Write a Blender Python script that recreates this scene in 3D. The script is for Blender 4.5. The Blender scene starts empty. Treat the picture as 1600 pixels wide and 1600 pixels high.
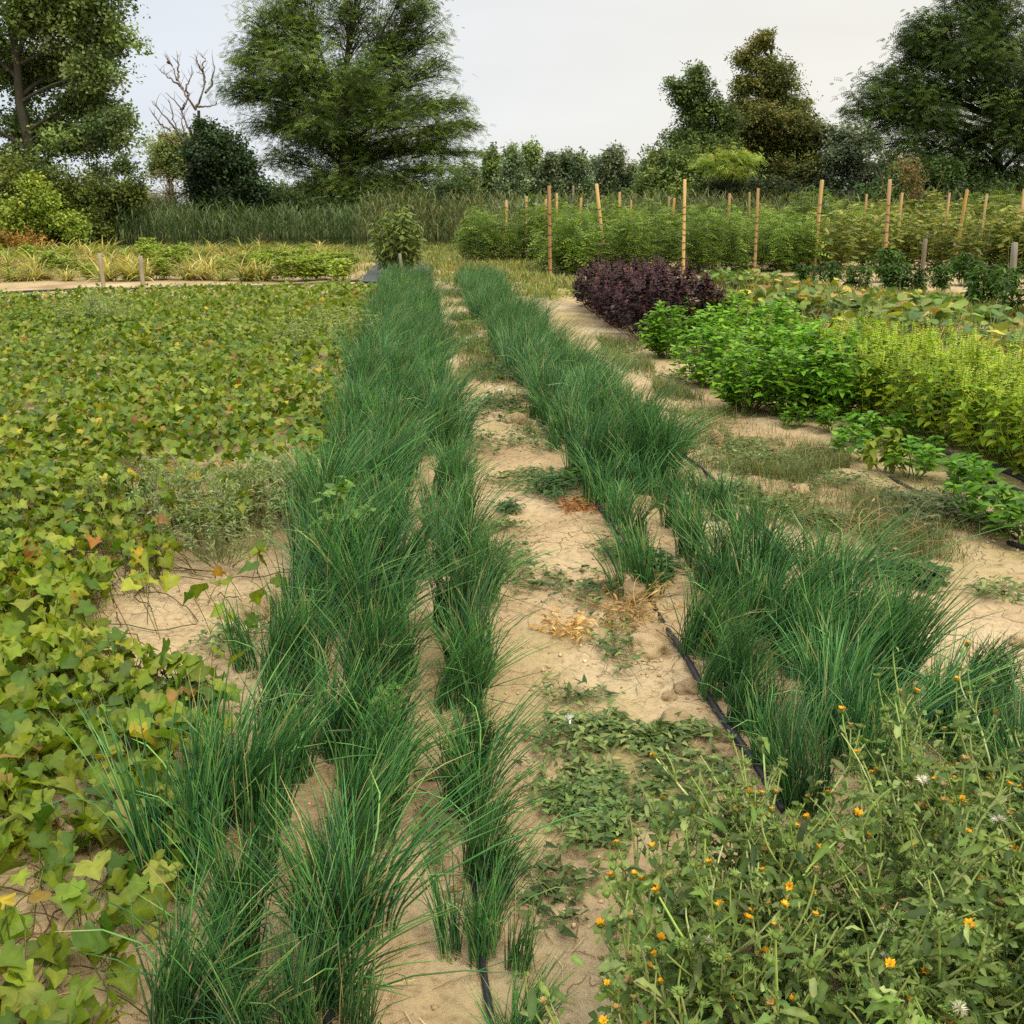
import bpy, math
import numpy as np
from mathutils import Vector

R = math.radians
SC = bpy.context.scene
COL = SC.collection

# ------------------------------------------------------------------ camera
CAM_H, PITCH, F = 1.55, R(17.0), 1600.0
cd = bpy.data.cameras.new('camera')
cd.sensor_width = 36.0
cd.lens = 36.0
cd.clip_start = 0.05
cd.clip_end = 2000.0
cam = bpy.data.objects.new('camera', cd)
COL.objects.link(cam)
cam.location = (0, 0, CAM_H)
cam.rotation_euler = (R(90) - PITCH, 0, 0)
SC.camera = cam

# ------------------------------------------------------------------ sky, sun, exposure
SUN_EL, SUN_AZ = R(52), R(140)          # azimuth clockwise from +Y
world = bpy.data.worlds.new('World')
SC.world = world
world.use_nodes = True
nt = world.node_tree
nt.nodes.clear()
def wn(t, **k):
    n = nt.nodes.new(t)
    for a, b in k.items():
        setattr(n, a, b)
    return n
sky = wn('ShaderNodeTexSky', sky_type='NISHITA', sun_disc=False, sun_elevation=SUN_EL, sun_rotation=SUN_AZ)
bg_sky = wn('ShaderNodeBackground')
bg_sky.inputs[1].default_value = 0.10
tc = wn('ShaderNodeTexCoord')
sep = wn('ShaderNodeSeparateXYZ')
nt.links.new(tc.outputs['Generated'], sep.inputs[0])
ramp = wn('ShaderNodeValToRGB')          # overcast layer: brighter overhead than at the horizon
e = ramp.color_ramp.elements
e[0].position = 0.0
e[0].color = (0.90, 0.90, 0.87, 1)
e[1].position = 1.0
e[1].color = (2.75, 2.66, 2.50, 1)
m = ramp.color_ramp.elements.new(0.22)
m.color = (0.90, 0.905, 0.89, 1)
nt.links.new(sep.outputs[2], ramp.inputs[0])
rx = wn('ShaderNodeMapRange')
rx.inputs[1].default_value = -0.45
rx.inputs[2].default_value = 0.25
nt.links.new(sep.outputs[0], rx.inputs[0])
tint = wn('ShaderNodeMixRGB', blend_type='MIX')
tint.inputs[1].default_value = (0.86, 0.93, 1.06, 1)
tint.inputs[2].default_value = (1.05, 1.02, 0.97, 1)
nt.links.new(rx.outputs[0], tint.inputs[0])
mulc = wn('ShaderNodeMixRGB', blend_type='MULTIPLY')
mulc.inputs[0].default_value = 1
nt.links.new(ramp.outputs[0], mulc.inputs[1])
nt.links.new(tint.outputs[0], mulc.inputs[2])
mp = wn('ShaderNodeMapping')
mp.inputs['Scale'].default_value = (1.6, 1.6, 9.0)
nt.links.new(tc.outputs['Generated'], mp.inputs[0])
cn = wn('ShaderNodeTexNoise')
cn.inputs['Scale'].default_value = 2.2
cn.inputs['Detail'].default_value = 5
nt.links.new(mp.outputs[0], cn.inputs[0])
cr = wn('ShaderNodeMapRange')
cr.inputs[1].default_value = 0.3
cr.inputs[2].default_value = 0.75
cr.inputs[3].default_value = 0.965
cr.inputs[4].default_value = 1.04
nt.links.new(cn.outputs[0], cr.inputs[0])
mul2 = wn('ShaderNodeVectorMath', operation='SCALE')
nt.links.new(mulc.outputs[0], mul2.inputs[0])
nt.links.new(cr.outputs[0], mul2.inputs['Scale'])
bg_cl = wn('ShaderNodeBackground')
nt.links.new(mul2.outputs[0], bg_cl.inputs[0])
nt.links.new(sky.outputs[0], bg_sky.inputs[0])
mixs = wn('ShaderNodeMixShader')
mixs.inputs[0].default_value = 0.95
nt.links.new(bg_sky.outputs[0], mixs.inputs[1])
nt.links.new(bg_cl.outputs[0], mixs.inputs[2])
wo = wn('ShaderNodeOutputWorld')
nt.links.new(mixs.outputs[0], wo.inputs[0])

sd = bpy.data.lights.new('sun', 'SUN')
sd.energy = 2.0
sd.angle = R(14)
sd.color = (1.0, 0.94, 0.84)
sun = bpy.data.objects.new('sun', sd)
COL.objects.link(sun)
sun.rotation_euler = Vector((-math.sin(SUN_AZ) * math.cos(SUN_EL), -math.cos(SUN_AZ) * math.cos(SUN_EL), -math.sin(SUN_EL))).to_track_quat('-Z', 'Y').to_euler()

SC.view_settings.view_transform = 'Standard'
SC.view_settings.look = 'None'
SC.view_settings.exposure = 0.0
SC.view_settings.gamma = 1.0
SC.render.engine = 'CYCLES'
SC.cycles.max_bounces = 5
SC.cycles.diffuse_bounces = 3
SC.cycles.glossy_bounces = 2
SC.cycles.transmission_bounces = 3
SC.cycles.use_denoising = False

# ------------------------------------------------------------------ helpers: picture rays to places on the ground
s17, c17 = math.sin(PITCH), math.cos(PITCH)
def ray(px, py):
    a, b = (px - 800) / F, (800 - py) / F
    return a, b * s17 + c17, b * c17 - s17
def gp(px, py):
    dx, dy, dz = ray(px, py)
    t = -CAM_H / dz
    return dx * t, dy * t
def at(px, py, Y):
    dx, dy, dz = ray(px, py)
    t = Y / dy
    return dx * t, CAM_H + dz * t
def proj(x, y, z):
    zc = y * c17 - (z - CAM_H) * s17
    up = y * s17 + (z - CAM_H) * c17
    zc = np.maximum(zc, 1e-3)
    return 800 + F * x / zc, 800 - F * up / zc
SL = 0.0927
def bed(u, v):
    return u - SL * v, v
def inpoly(px, py, poly):
    px = np.asarray(px); py = np.asarray(py)
    ins = np.zeros(px.shape, bool)
    n = len(poly)
    for i in range(n):
        x1, y1 = poly[i]; x2, y2 = poly[(i + 1) % n]
        c = ((y1 > py) != (y2 > py)) & (px < (x2 - x1) * (py - y1) / (y2 - y1 + 1e-9) + x1)
        ins ^= c
    return ins

_ng = np.random.default_rng(77).random((256, 256))
def vnoise(x, y, s, seed=0):
    x = np.asarray(x, float) / s + seed * 17.3 + 1000; y = np.asarray(y, float) / s + seed * 9.7 + 1000
    xi = np.floor(x).astype(int); yi = np.floor(y).astype(int)
    fx = x - xi; fy = y - yi
    fx = fx * fx * (3 - 2 * fx); fy = fy * fy * (3 - 2 * fy)
    a = _ng[xi % 256, yi % 256]; b = _ng[(xi + 1) % 256, yi % 256]
    c = _ng[xi % 256, (yi + 1) % 256]; d = _ng[(xi + 1) % 256, (yi + 1) % 256]
    return (a * (1 - fx) + b * fx) * (1 - fy) + (c * (1 - fx) + d * fx) * fy
def H(x, y):
    x = np.asarray(x, float); y = np.asarray(y, float)
    near = np.clip(1.2 - y / 20.0, 0.15, 1)
    h = 0.05 * (vnoise(x, y, 0.9, 1) - .5) + 0.022 * (vnoise(x, y, 0.22, 2) - .5)
    lump = vnoise(x, y, 0.055, 3)
    h = h + near * (0.018 * (lump - .5) + 0.03 * np.clip(vnoise(x, y, 0.09, 4) - .62, 0, 1) + 0.009 * (vnoise(x, y, 0.03, 5) - .5))
    return h
def Hs(x, y):
    return float(H(x, y))

def lin(r, g, b):
    o = []
    for v in (r, g, b):
        v /= 255.0
        o.append(v / 12.92 if v <= 0.04045 else ((v + 0.055) / 1.055) ** 2.4)
    return np.array(o)
def A(r, g, b, k=0.72):
    return lin(r, g, b) * k

# ------------------------------------------------------------------ mesh building
def unit(v):
    return v / np.maximum(np.linalg.norm(v, axis=-1, keepdims=True), 1e-9)

class MB:
    def __init__(self):
        self.v = []; self.c = []; self.f = {}; self.n = 0
    def add(self, V, faces, col):
        """V (N,n,3) copies of one template; faces: list of index tuples; col (3,), (N,3) or (N,n,3)"""
        V = np.asarray(V, float)
        if V.ndim == 2:
            V = V[None]
        N, n = V.shape[:2]
        if N == 0:
            return
        col = np.asarray(col, float)
        if col.ndim == 1:
            C = np.broadcast_to(col, (N, n, 3))
        elif col.ndim == 2:
            C = np.broadcast_to(col[:, None, :], (N, n, 3))
        else:
            C = np.broadcast_to(col, (N, n, 3))
        self.v.append(V.reshape(-1, 3)); self.c.append(C.reshape(-1, 3))
        off = (np.arange(N) * n + self.n)[:, None, None]
        by = {}
        for f in faces:
            by.setdefault(len(f), []).append(f)
        for k, fs in by.items():
            fs = np.asarray(fs)[None]
            self.f.setdefault(k, []).append((fs + off).reshape(-1, k))
        self.n += N * n
    def tubes(self, P, rad, sides, col, cap=False):
        """P (N,K,3), rad (N,K) or (K,)"""
        P = np.asarray(P, float)
        if P.ndim == 2:
            P = P[None]
        N, K = P.shape[:2]
        rad = np.broadcast_to(np.asarray(rad, float), (N, K))
        T = np.empty_like(P)
        T[:, 1:-1] = P[:, 2:] - P[:, :-2]; T[:, 0] = P[:, 1] - P[:, 0]; T[:, -1] = P[:, -1] - P[:, -2]
        T = unit(T)
        ref = np.where(np.abs(T[:, :1, 2:3]) > 0.9, np.array([1.0, 0, 0]), np.array([0, 0, 1.0]))
        X = unit(np.cross(T, np.broadcast_to(ref, T.shape)))
        Y = np.cross(T, X)
        a = np.arange(sides) * 2 * math.pi / sides
        V = P[:, :, None, :] + rad[:, :, None, None] * (np.cos(a)[None, None, :, None] * X[:, :, None, :] + np.sin(a)[None, None, :, None] * Y[:, :, None, :])
        V = V.reshape(N, K * sides, 3)
        F_ = []
        for k in range(K - 1):
            for s in range(sides):
                t = (s + 1) % sides
                F_.append((k * sides + s, k * sides + t, (k + 1) * sides + t, (k + 1) * sides + s))
        if cap:
            F_.append(tuple(range(sides))[::-1]); F_.append(tuple((K - 1) * sides + s for s in range(sides)))
        col = np.asarray(col, float)
        if col.ndim == 3:                     # (N,K,3)
            col = np.repeat(col, sides, axis=1)
        self.add(V, F_, col)
    def ribbons(self, P, W, side, col, fold=0.0):
        """strip leaves: P (N,K,3), W (N,K) widths, side (N,3)"""
        N, K = P.shape[:2]
        W = np.broadcast_to(W, (N, K))
        S = np.broadcast_to(side[:, None, :], P.shape)
        L = P - S * W[..., None] / 2; Rr = P + S * W[..., None] / 2
        if fold:
            L = L + np.array([0, 0, 1.0]) * W[..., None] * fold
            Rr = Rr + np.array([0, 0, 1.0]) * W[..., None] * fold
            V = np.stack([L, P, Rr], 2).reshape(N, K * 3, 3); m = 3
        else:
            V = np.stack([L, Rr], 2).reshape(N, K * 2, 3); m = 2
        F_ = []
        for k in range(K - 1):
            for j in range(m - 1):
                F_.append((k * m + j, k * m + j + 1, (k + 1) * m + j + 1, (k + 1) * m + j))
        col = np.asarray(col, float)
        if col.ndim == 3:
            col = np.repeat(col, m, axis=1)
        self.add(V, F_, col)
    def mesh(self, name, mat, smooth=False):
        me = bpy.data.meshes.new(name)
        V = np.concatenate(self.v); C = np.concatenate(self.c)
        me.vertices.add(len(V))
        me.vertices.foreach_set('co', V.astype(np.float32).ravel())
        idx = []; st = []; tot = []; o = 0
        for k, fl in self.f.items():
            f = np.concatenate(fl)
            idx.append(f.ravel())
            st.append(o + np.arange(len(f)) * k)
            o += f.size
        idx = np.concatenate(idx); st = np.concatenate(st)
        me.loops.add(len(idx))
        me.loops.foreach_set('vertex_index', idx.astype(np.int32))
        me.polygons.add(len(st))
        me.polygons.foreach_set('loop_start', st.astype(np.int32))
        if smooth:
            me.polygons.foreach_set('use_smooth', np.ones(len(st), bool))
        me.update(calc_edges=True)
        at_ = me.attributes.new('Col', 'FLOAT_COLOR', 'POINT')
        C4 = np.ones((len(C), 4), np.float32); C4[:, :3] = np.clip(C, 0, 4)
        at_.data.foreach_set('color', C4.ravel())
        me.materials.append(mat)
        return me

def link(name, me, parent=None, loc=(0, 0, 0), rz=0.0, sc=1.0, rot=None):
    o = bpy.data.objects.new(name, me)
    COL.objects.link(o)
    o.location = loc
    o.rotation_euler = rot if rot is not None else (0, 0, rz)
    o.scale = (sc, sc, sc) if np.isscalar(sc) else sc
    if parent is not None:
        o.parent = parent
    return o
def tag(o, label=None, cat=None, group=None, kind=None):
    if label: o['label'] = label
    if cat: o['category'] = cat
    if group: o['group'] = group
    if kind: o['kind'] = kind
    return o
def thing(name, label, cat, loc=(0, 0, 0), rz=0.0, group=None, sc=1.0, rot=None):
    return tag(link(name, None, None, loc, rz, sc, rot), label, cat, group)
def spawn(name, parts, label, cat, loc, rz=0.0, group=None, sc=1.0):
    """a thing made of an Empty and copies of the prototype part meshes (name, mesh)"""
    r = thing(name, label, cat, loc, rz, group, sc)
    for pn, me in parts:
        link(pn, me, r)
    return r
ORD = ('first second third fourth fifth sixth seventh eighth ninth tenth eleventh twelfth thirteenth fourteenth fifteenth sixteenth '
       'seventeenth eighteenth nineteenth twentieth').split()

# ------------------------------------------------------------------ materials
def new_mat(name):
    m_ = bpy.data.materials.new(name)
    m_.use_nodes = True
    t = m_.node_tree
    t.nodes.clear()
    return m_, t, t.nodes.new('ShaderNodeOutputMaterial')
def leaf_mat(name, rough=0.55, trans=0.3, spec=0.35, noise=9.0, var=0.22, tr_col=(1.25, 1.3, 0.6), bump=0.0, bsc=110.0):
    m_, t, out = new_mat(name)
    at_ = t.nodes.new('ShaderNodeAttribute'); at_.attribute_name = 'Col'
    tcn = t.nodes.new('ShaderNodeTexCoord')
    n = t.nodes.new('ShaderNodeTexNoise'); n.inputs['Scale'].default_value = noise; n.inputs['Detail'].default_value = 3
    t.links.new(tcn.outputs['Object'], n.inputs[0])
    mr = t.nodes.new('ShaderNodeMapRange'); mr.inputs[1].default_value = .25; mr.inputs[2].default_value = .75
    mr.inputs[3].default_value = 1 - var; mr.inputs[4].default_value = 1 + var
    t.links.new(n.outputs[0], mr.inputs[0])
    oi = t.nodes.new('ShaderNodeObjectInfo')
    mo = t.nodes.new('ShaderNodeMapRange'); mo.inputs[3].default_value = 0.8; mo.inputs[4].default_value = 1.2
    t.links.new(oi.outputs['Random'], mo.inputs[0])
    mm = t.nodes.new('ShaderNodeMath'); mm.operation = 'MULTIPLY'
    t.links.new(mr.outputs[0], mm.inputs[0]); t.links.new(mo.outputs[0], mm.inputs[1])
    vs = t.nodes.new('ShaderNodeVectorMath'); vs.operation = 'SCALE'
    t.links.new(at_.outputs['Color'], vs.inputs[0]); t.links.new(mm.outputs[0], vs.inputs['Scale'])
    p = t.nodes.new('ShaderNodeBsdfPrincipled')
    p.inputs['Roughness'].default_value = rough
    p.inputs['Specular IOR Level'].default_value = spec
    t.links.new(vs.outputs[0], p.inputs['Base Color'])
    if bump > 0:
        nb_ = t.nodes.new('ShaderNodeTexNoise'); nb_.inputs['Scale'].default_value = bsc; nb_.inputs['Detail'].default_value = 2
        t.links.new(tcn.outputs['Object'], nb_.inputs[0])
        bu = t.nodes.new('ShaderNodeBump'); bu.inputs['Strength'].default_value = bump; bu.inputs['Distance'].default_value = .004
        t.links.new(nb_.outputs[0], bu.inputs['Height']); t.links.new(bu.outputs[0], p.inputs['Normal'])
    if trans > 0:
        tv = t.nodes.new('ShaderNodeVectorMath'); tv.operation = 'MULTIPLY'
        tv.inputs[1].default_value = tr_col
        t.links.new(vs.outputs[0], tv.inputs[0])
        tr = t.nodes.new('ShaderNodeBsdfTranslucent')
        t.links.new(tv.outputs[0], tr.inputs[0])
        mx = t.nodes.new('ShaderNodeMixShader'); mx.inputs[0].default_value = trans
        t.links.new(p.outputs[0], mx.inputs[1]); t.links.new(tr.outputs[0], mx.inputs[2])
        t.links.new(mx.outputs[0], out.inputs[0])
    else:
        t.links.new(p.outputs[0], out.inputs[0])
    return m_
def rough_mat(name, scale=30.0, bump=0.4, dist=0.01, rough=0.9, spec=0.2, stretch=(1, 1, 1), var=0.3):
    """bark, wood, clod: colour from Col, mottled, bumped"""
    m_ = leaf_mat(name, rough, 0, spec, scale, var)
    t = m_.node_tree
    p = [x for x in t.nodes if x.type == 'BSDF_PRINCIPLED'][0]
    n = [x for x in t.nodes if x.type == 'TEX_NOISE'][0]
    tcn = [x for x in t.nodes if x.type == 'TEX_COORD'][0]
    n.inputs['Detail'].default_value = 6
    mpn = t.nodes.new('ShaderNodeMapping'); mpn.inputs['Scale'].default_value = stretch
    t.links.new(tcn.outputs['Object'], mpn.inputs[0]); t.links.new(mpn.outputs[0], n.inputs[0])
    b = t.nodes.new('ShaderNodeBump'); b.inputs['Strength'].default_value = bump; b.inputs['Distance'].default_value = dist
    t.links.new(n.outputs[0], b.inputs['Height']); t.links.new(b.outputs[0], p.inputs['Normal'])
    return m_

M_CHIVE = leaf_mat('chive_leaf', 0.42, 0.12, 0.45, 14, 0.15, (1.1, 1.3, .7))
M_SWEET = leaf_mat('sweet_potato_leaf', 0.48, 0.33, 0.28, 45, 0.18, bump=.5, bsc=70)
M_BASIL = leaf_mat('basil_leaf', 0.5, 0.36, 0.22, 30, 0.14, bump=.3, bsc=90)
M_PURPLE = leaf_mat('purple_basil_leaf', 0.5, 0.1, 0.15, 30, 0.2, (1.2, .8, .9))
M_PEPPER = leaf_mat('pepper_leaf', 0.55, 0.28, 0.15, 20, 0.15)
M_HERB = leaf_mat('herb_leaf', 0.6, 0.28, 0.3, 40, 0.24, bump=.5, bsc=120)
M_TREE = leaf_mat('tree_leaf', 0.55, 0.25, 0.3, 0.9, 0.2)
M_DRY = leaf_mat('dry_plant', 0.8, 0.15, 0.15, 30, 0.25, (1.1, 1.0, .8))
M_STEM = leaf_mat('green_stem', 0.55, 0.0, 0.35, 40, 0.15)
M_BARK = rough_mat('bark', 14, 0.7, 0.03, 0.92, 0.15, (1, 1, .25))
M_WOOD = rough_mat('stake_wood', 26, 0.35, 0.004, 0.8, 0.2, (1, 1, .09), 0.2)
M_CLOD = rough_mat('soil_clod', 28, 0.8, 0.012, 0.95, 0.1)
M_HOSE = rough_mat('drip_hose_plastic', 18, 0.25, 0.003, 0.5, 0.4, (1, 1, 1), 0.5)
M_PETAL = leaf_mat('petal', 0.6, 0.25, 0.2, 60, 0.12, (1.1, 1, .9))
M_TARP = rough_mat('weed_mat_fabric', 60, 0.3, 0.004, 0.6, 0.35, (1, 1, 1), 0.15)

def soil_material():
    m_, t, out = new_mat('dry_soil')
    N = t.nodes.new
    geo = N('ShaderNodeNewGeometry')
    def noise(sc, det=5, rough=.55):
        n = N('ShaderNodeTexNoise'); n.inputs['Scale'].default_value = sc; n.inputs['Detail'].default_value = det; n.inputs['Roughness'].default_value = rough
        t.links.new(geo.outputs['Position'], n.inputs[0]); return n
    def rampn(src, stops):
        r_ = N('ShaderNodeValToRGB')
        el = r_.color_ramp.elements
        el[0].position, el[0].color = stops[0][0], (*stops[0][1], 1)
        el[1].position, el[1].color = stops[-1][0], (*stops[-1][1], 1)
        for p_, c_ in stops[1:-1]:
            x = el.new(p_); x.color = (*c_, 1)
        t.links.new(src, r_.inputs[0]); return r_
    big = noise(0.9, 6, .6)
    base = rampn(big.outputs[0], [(.3, tuple(A(164, 138, 100))), (.48, tuple(A(200, 174, 132))), (.7, tuple(A(220, 198, 158)))])
    fine = noise(38, 8, .7)
    fr = rampn(fine.outputs[0], [(.3, (.62, .60, .57)), (.5, (1, 1, 1)), (.72, (1.16, 1.15, 1.12))])
    mu = N('ShaderNodeMixRGB'); mu.blend_type = 'MULTIPLY'; mu.inputs[0].default_value = 1
    t.links.new(base.outputs[0], mu.inputs[1]); t.links.new(fr.outputs[0], mu.inputs[2])
    # cracks
    wob = noise(7, 4)
    wv = N('ShaderNodeVectorMath'); wv.operation = 'SCALE'; wv.inputs['Scale'].default_value = .16
    t.links.new(wob.outputs['Color'], wv.inputs[0])
    wa = N('ShaderNodeVectorMath'); wa.operation = 'ADD'
    t.links.new(geo.outputs['Position'], wa.inputs[0]); t.links.new(wv.outputs[0], wa.inputs[1])
    vo = N('ShaderNodeTexVoronoi'); vo.feature = 'DISTANCE_TO_EDGE'; vo.inputs['Scale'].default_value = 8.5
    t.links.new(wa.outputs[0], vo.inputs[0])
    cz = noise(1.7, 3)
    czr = rampn(cz.outputs[0], [(.50, (0, 0, 0)), (.72, (.75, .75, .75))])
    cw = N('ShaderNodeMapRange'); cw.inputs[1].default_value = 0.0; cw.inputs[2].default_value = 0.022; cw.inputs[3].default_value = 1; cw.inputs[4].default_value = 0
    t.links.new(vo.outputs['Distance'], cw.inputs[0])
    cm = N('ShaderNodeMath'); cm.operation = 'MULTIPLY'
    t.links.new(cw.outputs[0], cm.inputs[0]); t.links.new(czr.outputs[0], cm.inputs[1])
    cmix = N('ShaderNodeMixRGB'); cmix.inputs[2].default_value = (*A(98, 72, 46), 1)
    t.links.new(cm.outputs[0], cmix.inputs[0]); t.links.new(mu.outputs[0], cmix.inputs[1])
    # farther out the soil carries thin green and straw cover
    sp = N('ShaderNodeSeparateXYZ'); t.links.new(geo.outputs['Position'], sp.inputs[0])
    far = N('ShaderNodeMapRange'); far.inputs[1].default_value = 27; far.inputs[2].default_value = 34
    t.links.new(sp.outputs[1], far.inputs[0])
    fm = N('ShaderNodeMixRGB'); fm.inputs[2].default_value = (*A(92, 104, 48), 1)
    t.links.new(far.outputs[0], fm.inputs[0]); t.links.new(cmix.outputs[0], fm.inputs[1])
    gm = noise(0.55, 7, .65)
    gmr = rampn(gm.outputs[0], [(.5, (0, 0, 0)), (.64, (.55, .55, .55))])
    g2 = N('ShaderNodeMixRGB'); g2.inputs[2].default_value = (*A(150, 142, 76), 1)
    t.links.new(gmr.outputs[0], g2.inputs[0]); t.links.new(fm.outputs[0], g2.inputs[1])
    p = N('ShaderNodeBsdfPrincipled'); p.inputs['Roughness'].default_value = .95; p.inputs['Specular IOR Level'].default_value = .12
    t.links.new(g2.outputs[0], p.inputs['Base Color'])
    b1 = N('ShaderNodeBump'); b1.inputs['Strength'].default_value = .8; b1.inputs['Distance'].default_value = .012
    t.links.new(fine.outputs[0], b1.inputs['Height'])
    inv = N('ShaderNodeMath'); inv.operation = 'SUBTRACT'; inv.inputs[0].default_value = 1
    t.links.new(cm.outputs[0], inv.inputs[1])
    b2 = N('ShaderNodeBump'); b2.inputs['Strength'].default_value = 1.0; b2.inputs['Distance'].default_value = .012
    t.links.new(inv.outputs[0], b2.inputs['Height']); t.links.new(b1.outputs[0], b2.inputs['Normal'])
    t.links.new(b2.outputs[0], p.inputs['Normal'])
    t.links.new(p.outputs[0], out.inputs[0])
    return m_

# ------------------------------------------------------------------ ground
def grow(a, step, n, f):
    o = []; s = step
    for _ in range(n):
        s *= f; a += s; o.append(a)
    return o
xs = np.array(sorted([-v for v in grow(3.2, .02, 58, 1.12)]) + list(np.arange(-3.2, 3.6, .02)) + grow(3.6, .02, 58, 1.12))
ys = np.array(sorted([-v for v in grow(-.8, .03, 40, 1.14)]) + list(np.arange(.8, 8, .02)) + grow(8, .02, 75, 1.095))
gx, gy = np.meshgrid(xs, ys)
gz = H(gx, gy)
gb = MB()
nx, ny = len(xs), len(ys)
i = np.arange(ny - 1)[:, None] * nx + np.arange(nx - 1)[None]
q = np.stack([i, i + 1, i + nx + 1, i + nx], -1).reshape(-1, 4)
gb.v.append(np.stack([gx, gy, gz], -1).reshape(-1, 3)); gb.c.append(np.ones((nx * ny, 3))); gb.f[4] = [q]; gb.n = nx * ny
tag(link('ground', gb.mesh('ground', soil_material(), True)), kind='structure')

# ------------------------------------------------------------------ leaf templates
def leaf_t(outline, ribs, faces, fold=0.15, curl=0.25):
    """outline: right-hand points; ribs: y of midrib points; mirrored to the left. x side, y length, z up"""
    V = [(0, y) for y in ribs] + list(outline) + [(-x, y) for x, y in outline]
    V = np.array([(x, y, abs(x) * fold * 2 - curl * y * y + 0.0) for x, y in V])
    nr, no = len(ribs), len(outline)
    F_ = []
    for f in faces:
        F_.append(tuple(f))
        F_.append(tuple((k if k < nr else k + no) for k in f)[::-1])
    ribm = np.array([1.0] * nr + [0.0] * (2 * no))
    return V, F_, ribm
# sweet potato: ribs 0..3, outline a4 b5 c6 d7 e8
SP_F = [(0, 4, 5), (0, 5, 6, 1), (1, 6, 7), (1, 7, 8, 2), (2, 8, 3)]
SP = [leaf_t([(.22, -.18), (.50, -.04), (.45, .20), (.56, .40), (.28, .64)], [0, .33, .66, 1.0], SP_F, fo, cu)
      for fo, cu in ((.10, .18), (.28, .32), (-.12, .35), (.18, .05))]
SPN_F = [(0, 5, 6), (0, 6, 7), (0, 7, 8), (0, 8, 9, 1), (1, 9, 10), (1, 10, 11), (1, 11, 12, 2), (2, 12, 13), (2, 13, 14, 3), (3, 14, 15), (3, 15, 16, 4)]
def sp_near(fo, cu, rip, lob):
    ol = [(.10, -.13), (.26, -.19), (.42, -.12), (.50, .02), (.47 - .05 * lob, .14), (.44 - .07 * lob, .23), (.56, .34), (.585 + .03 * lob, .43), (.47, .49), (.32 - .05 * lob, .58), (.20 - .02 * lob, .74), (.09, .89)]
    V, F_, rm = leaf_t(ol, [0, .2, .45, .7, 1.0], SPN_F, fo, cu)
    V[:, 2] += rip * np.sin(9 * V[:, 1] + 7 * V[:, 0]) * np.abs(V[:, 0]) * 1.6
    rm = np.where(np.abs(V[:, 0]) > .555, .35, rm)
    return V, F_, rm
SPN = [sp_near(*q) for q in ((.10, .18, .10, 0), (.26, .30, .12, .6), (-.14, .36, .14, 1), (.18, .05, -.12, .3), (.34, .45, .1, .2))]
SQ = [leaf_t([(.30, -.22), (.62, -.05), (.66, .28), (.58, .52), (.34, .78)], [0, .33, .62, .85], SP_F, fo, cu) for fo, cu in ((.16, .05), (-.15, .25))]
OV_F = [(0, 4, 1), (1, 4, 5, 2), (2, 5, 6), (2, 6, 3)]
OV = [leaf_t([(.24, .16), (.30, .45), (.17, .78)], [0, .3, .62, 1.0], OV_F, fo, cu) for fo, cu in ((.22, .30), (-.25, .35), (.12, .55))]
LN = [leaf_t([(.10, .16), (.15, .5), (.08, .8)], [0, .3, .65, 1.0], OV_F, fo, cu) for fo, cu in ((.25, .35), (.1, .6), (-.2, .2))]
WV_F = [(0, 6, 7, 1), (1, 7, 8, 2), (2, 8, 9, 3), (3, 9, 10, 4), (4, 10, 5)]
def wavy(fo, cu, rip, ph):
    V, F_, rm = leaf_t([(.05, .02), (.10, .2), (.17, .42), (.15, .62), (.17, .78)], [0, .2, .4, .6, .8, 1.0], WV_F, fo, cu)
    V[:, 2] += rip * np.sin(13 * V[:, 1] + ph + np.sign(V[:, 0])) * np.abs(V[:, 0]) * 2.4
    V[:, 0] += .06 * np.sin(4 * V[:, 1] + ph) * V[:, 1]
    return V, F_, rm
WV = [wavy(*q) for q in ((.3, .4, .35, 0), (.15, .8, .3, 1.5), (-.2, .3, .4, 3), (.4, 1.1, .3, 4.5))]
AR_F = [(0, 2, 3), (0, 3, 1)]
AR = [leaf_t([(.24, -.12), (.2, .35)], [0, 1.0], AR_F, fo, cu) for fo, cu in ((.15, .1), (-.15, .3))]
DIA = (np.array([(0, 0, 0), (.32, .45, .06), (0, 1, -.12), (-.32, .45, .06)]), [(0, 1, 2, 3)], np.zeros(4))
def pinnate_t(np_=5, wid=.30, ll=.30, lw=.11, droop=.45):
    V, F_ = [], []
    for k in range(np_):
        y = .15 + .8 * k / (np_ - 1)
        z = -droop * y * y
        sc_ = ll * (1 - .35 * abs(y - .5))
        for sg in (-1, 1):
            b = len(V)
            dx, dy = sg * sc_, .18 * sc_
            V += [(0, y, z), (dx * .5 - dy * .3, y + dy * .5 + lw * .6, z + .01), (dx, y + dy, z - .06), (dx * .5, y + dy * .5 - lw * .6, z + .01)]
            F_.append((b, b + 1, b + 2, b + 3))
    return np.array(V), F_, np.zeros(len(V))
PIN = pinnate_t()
TOM = pinnate_t(4, .3, .34, .16, .45)

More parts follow.
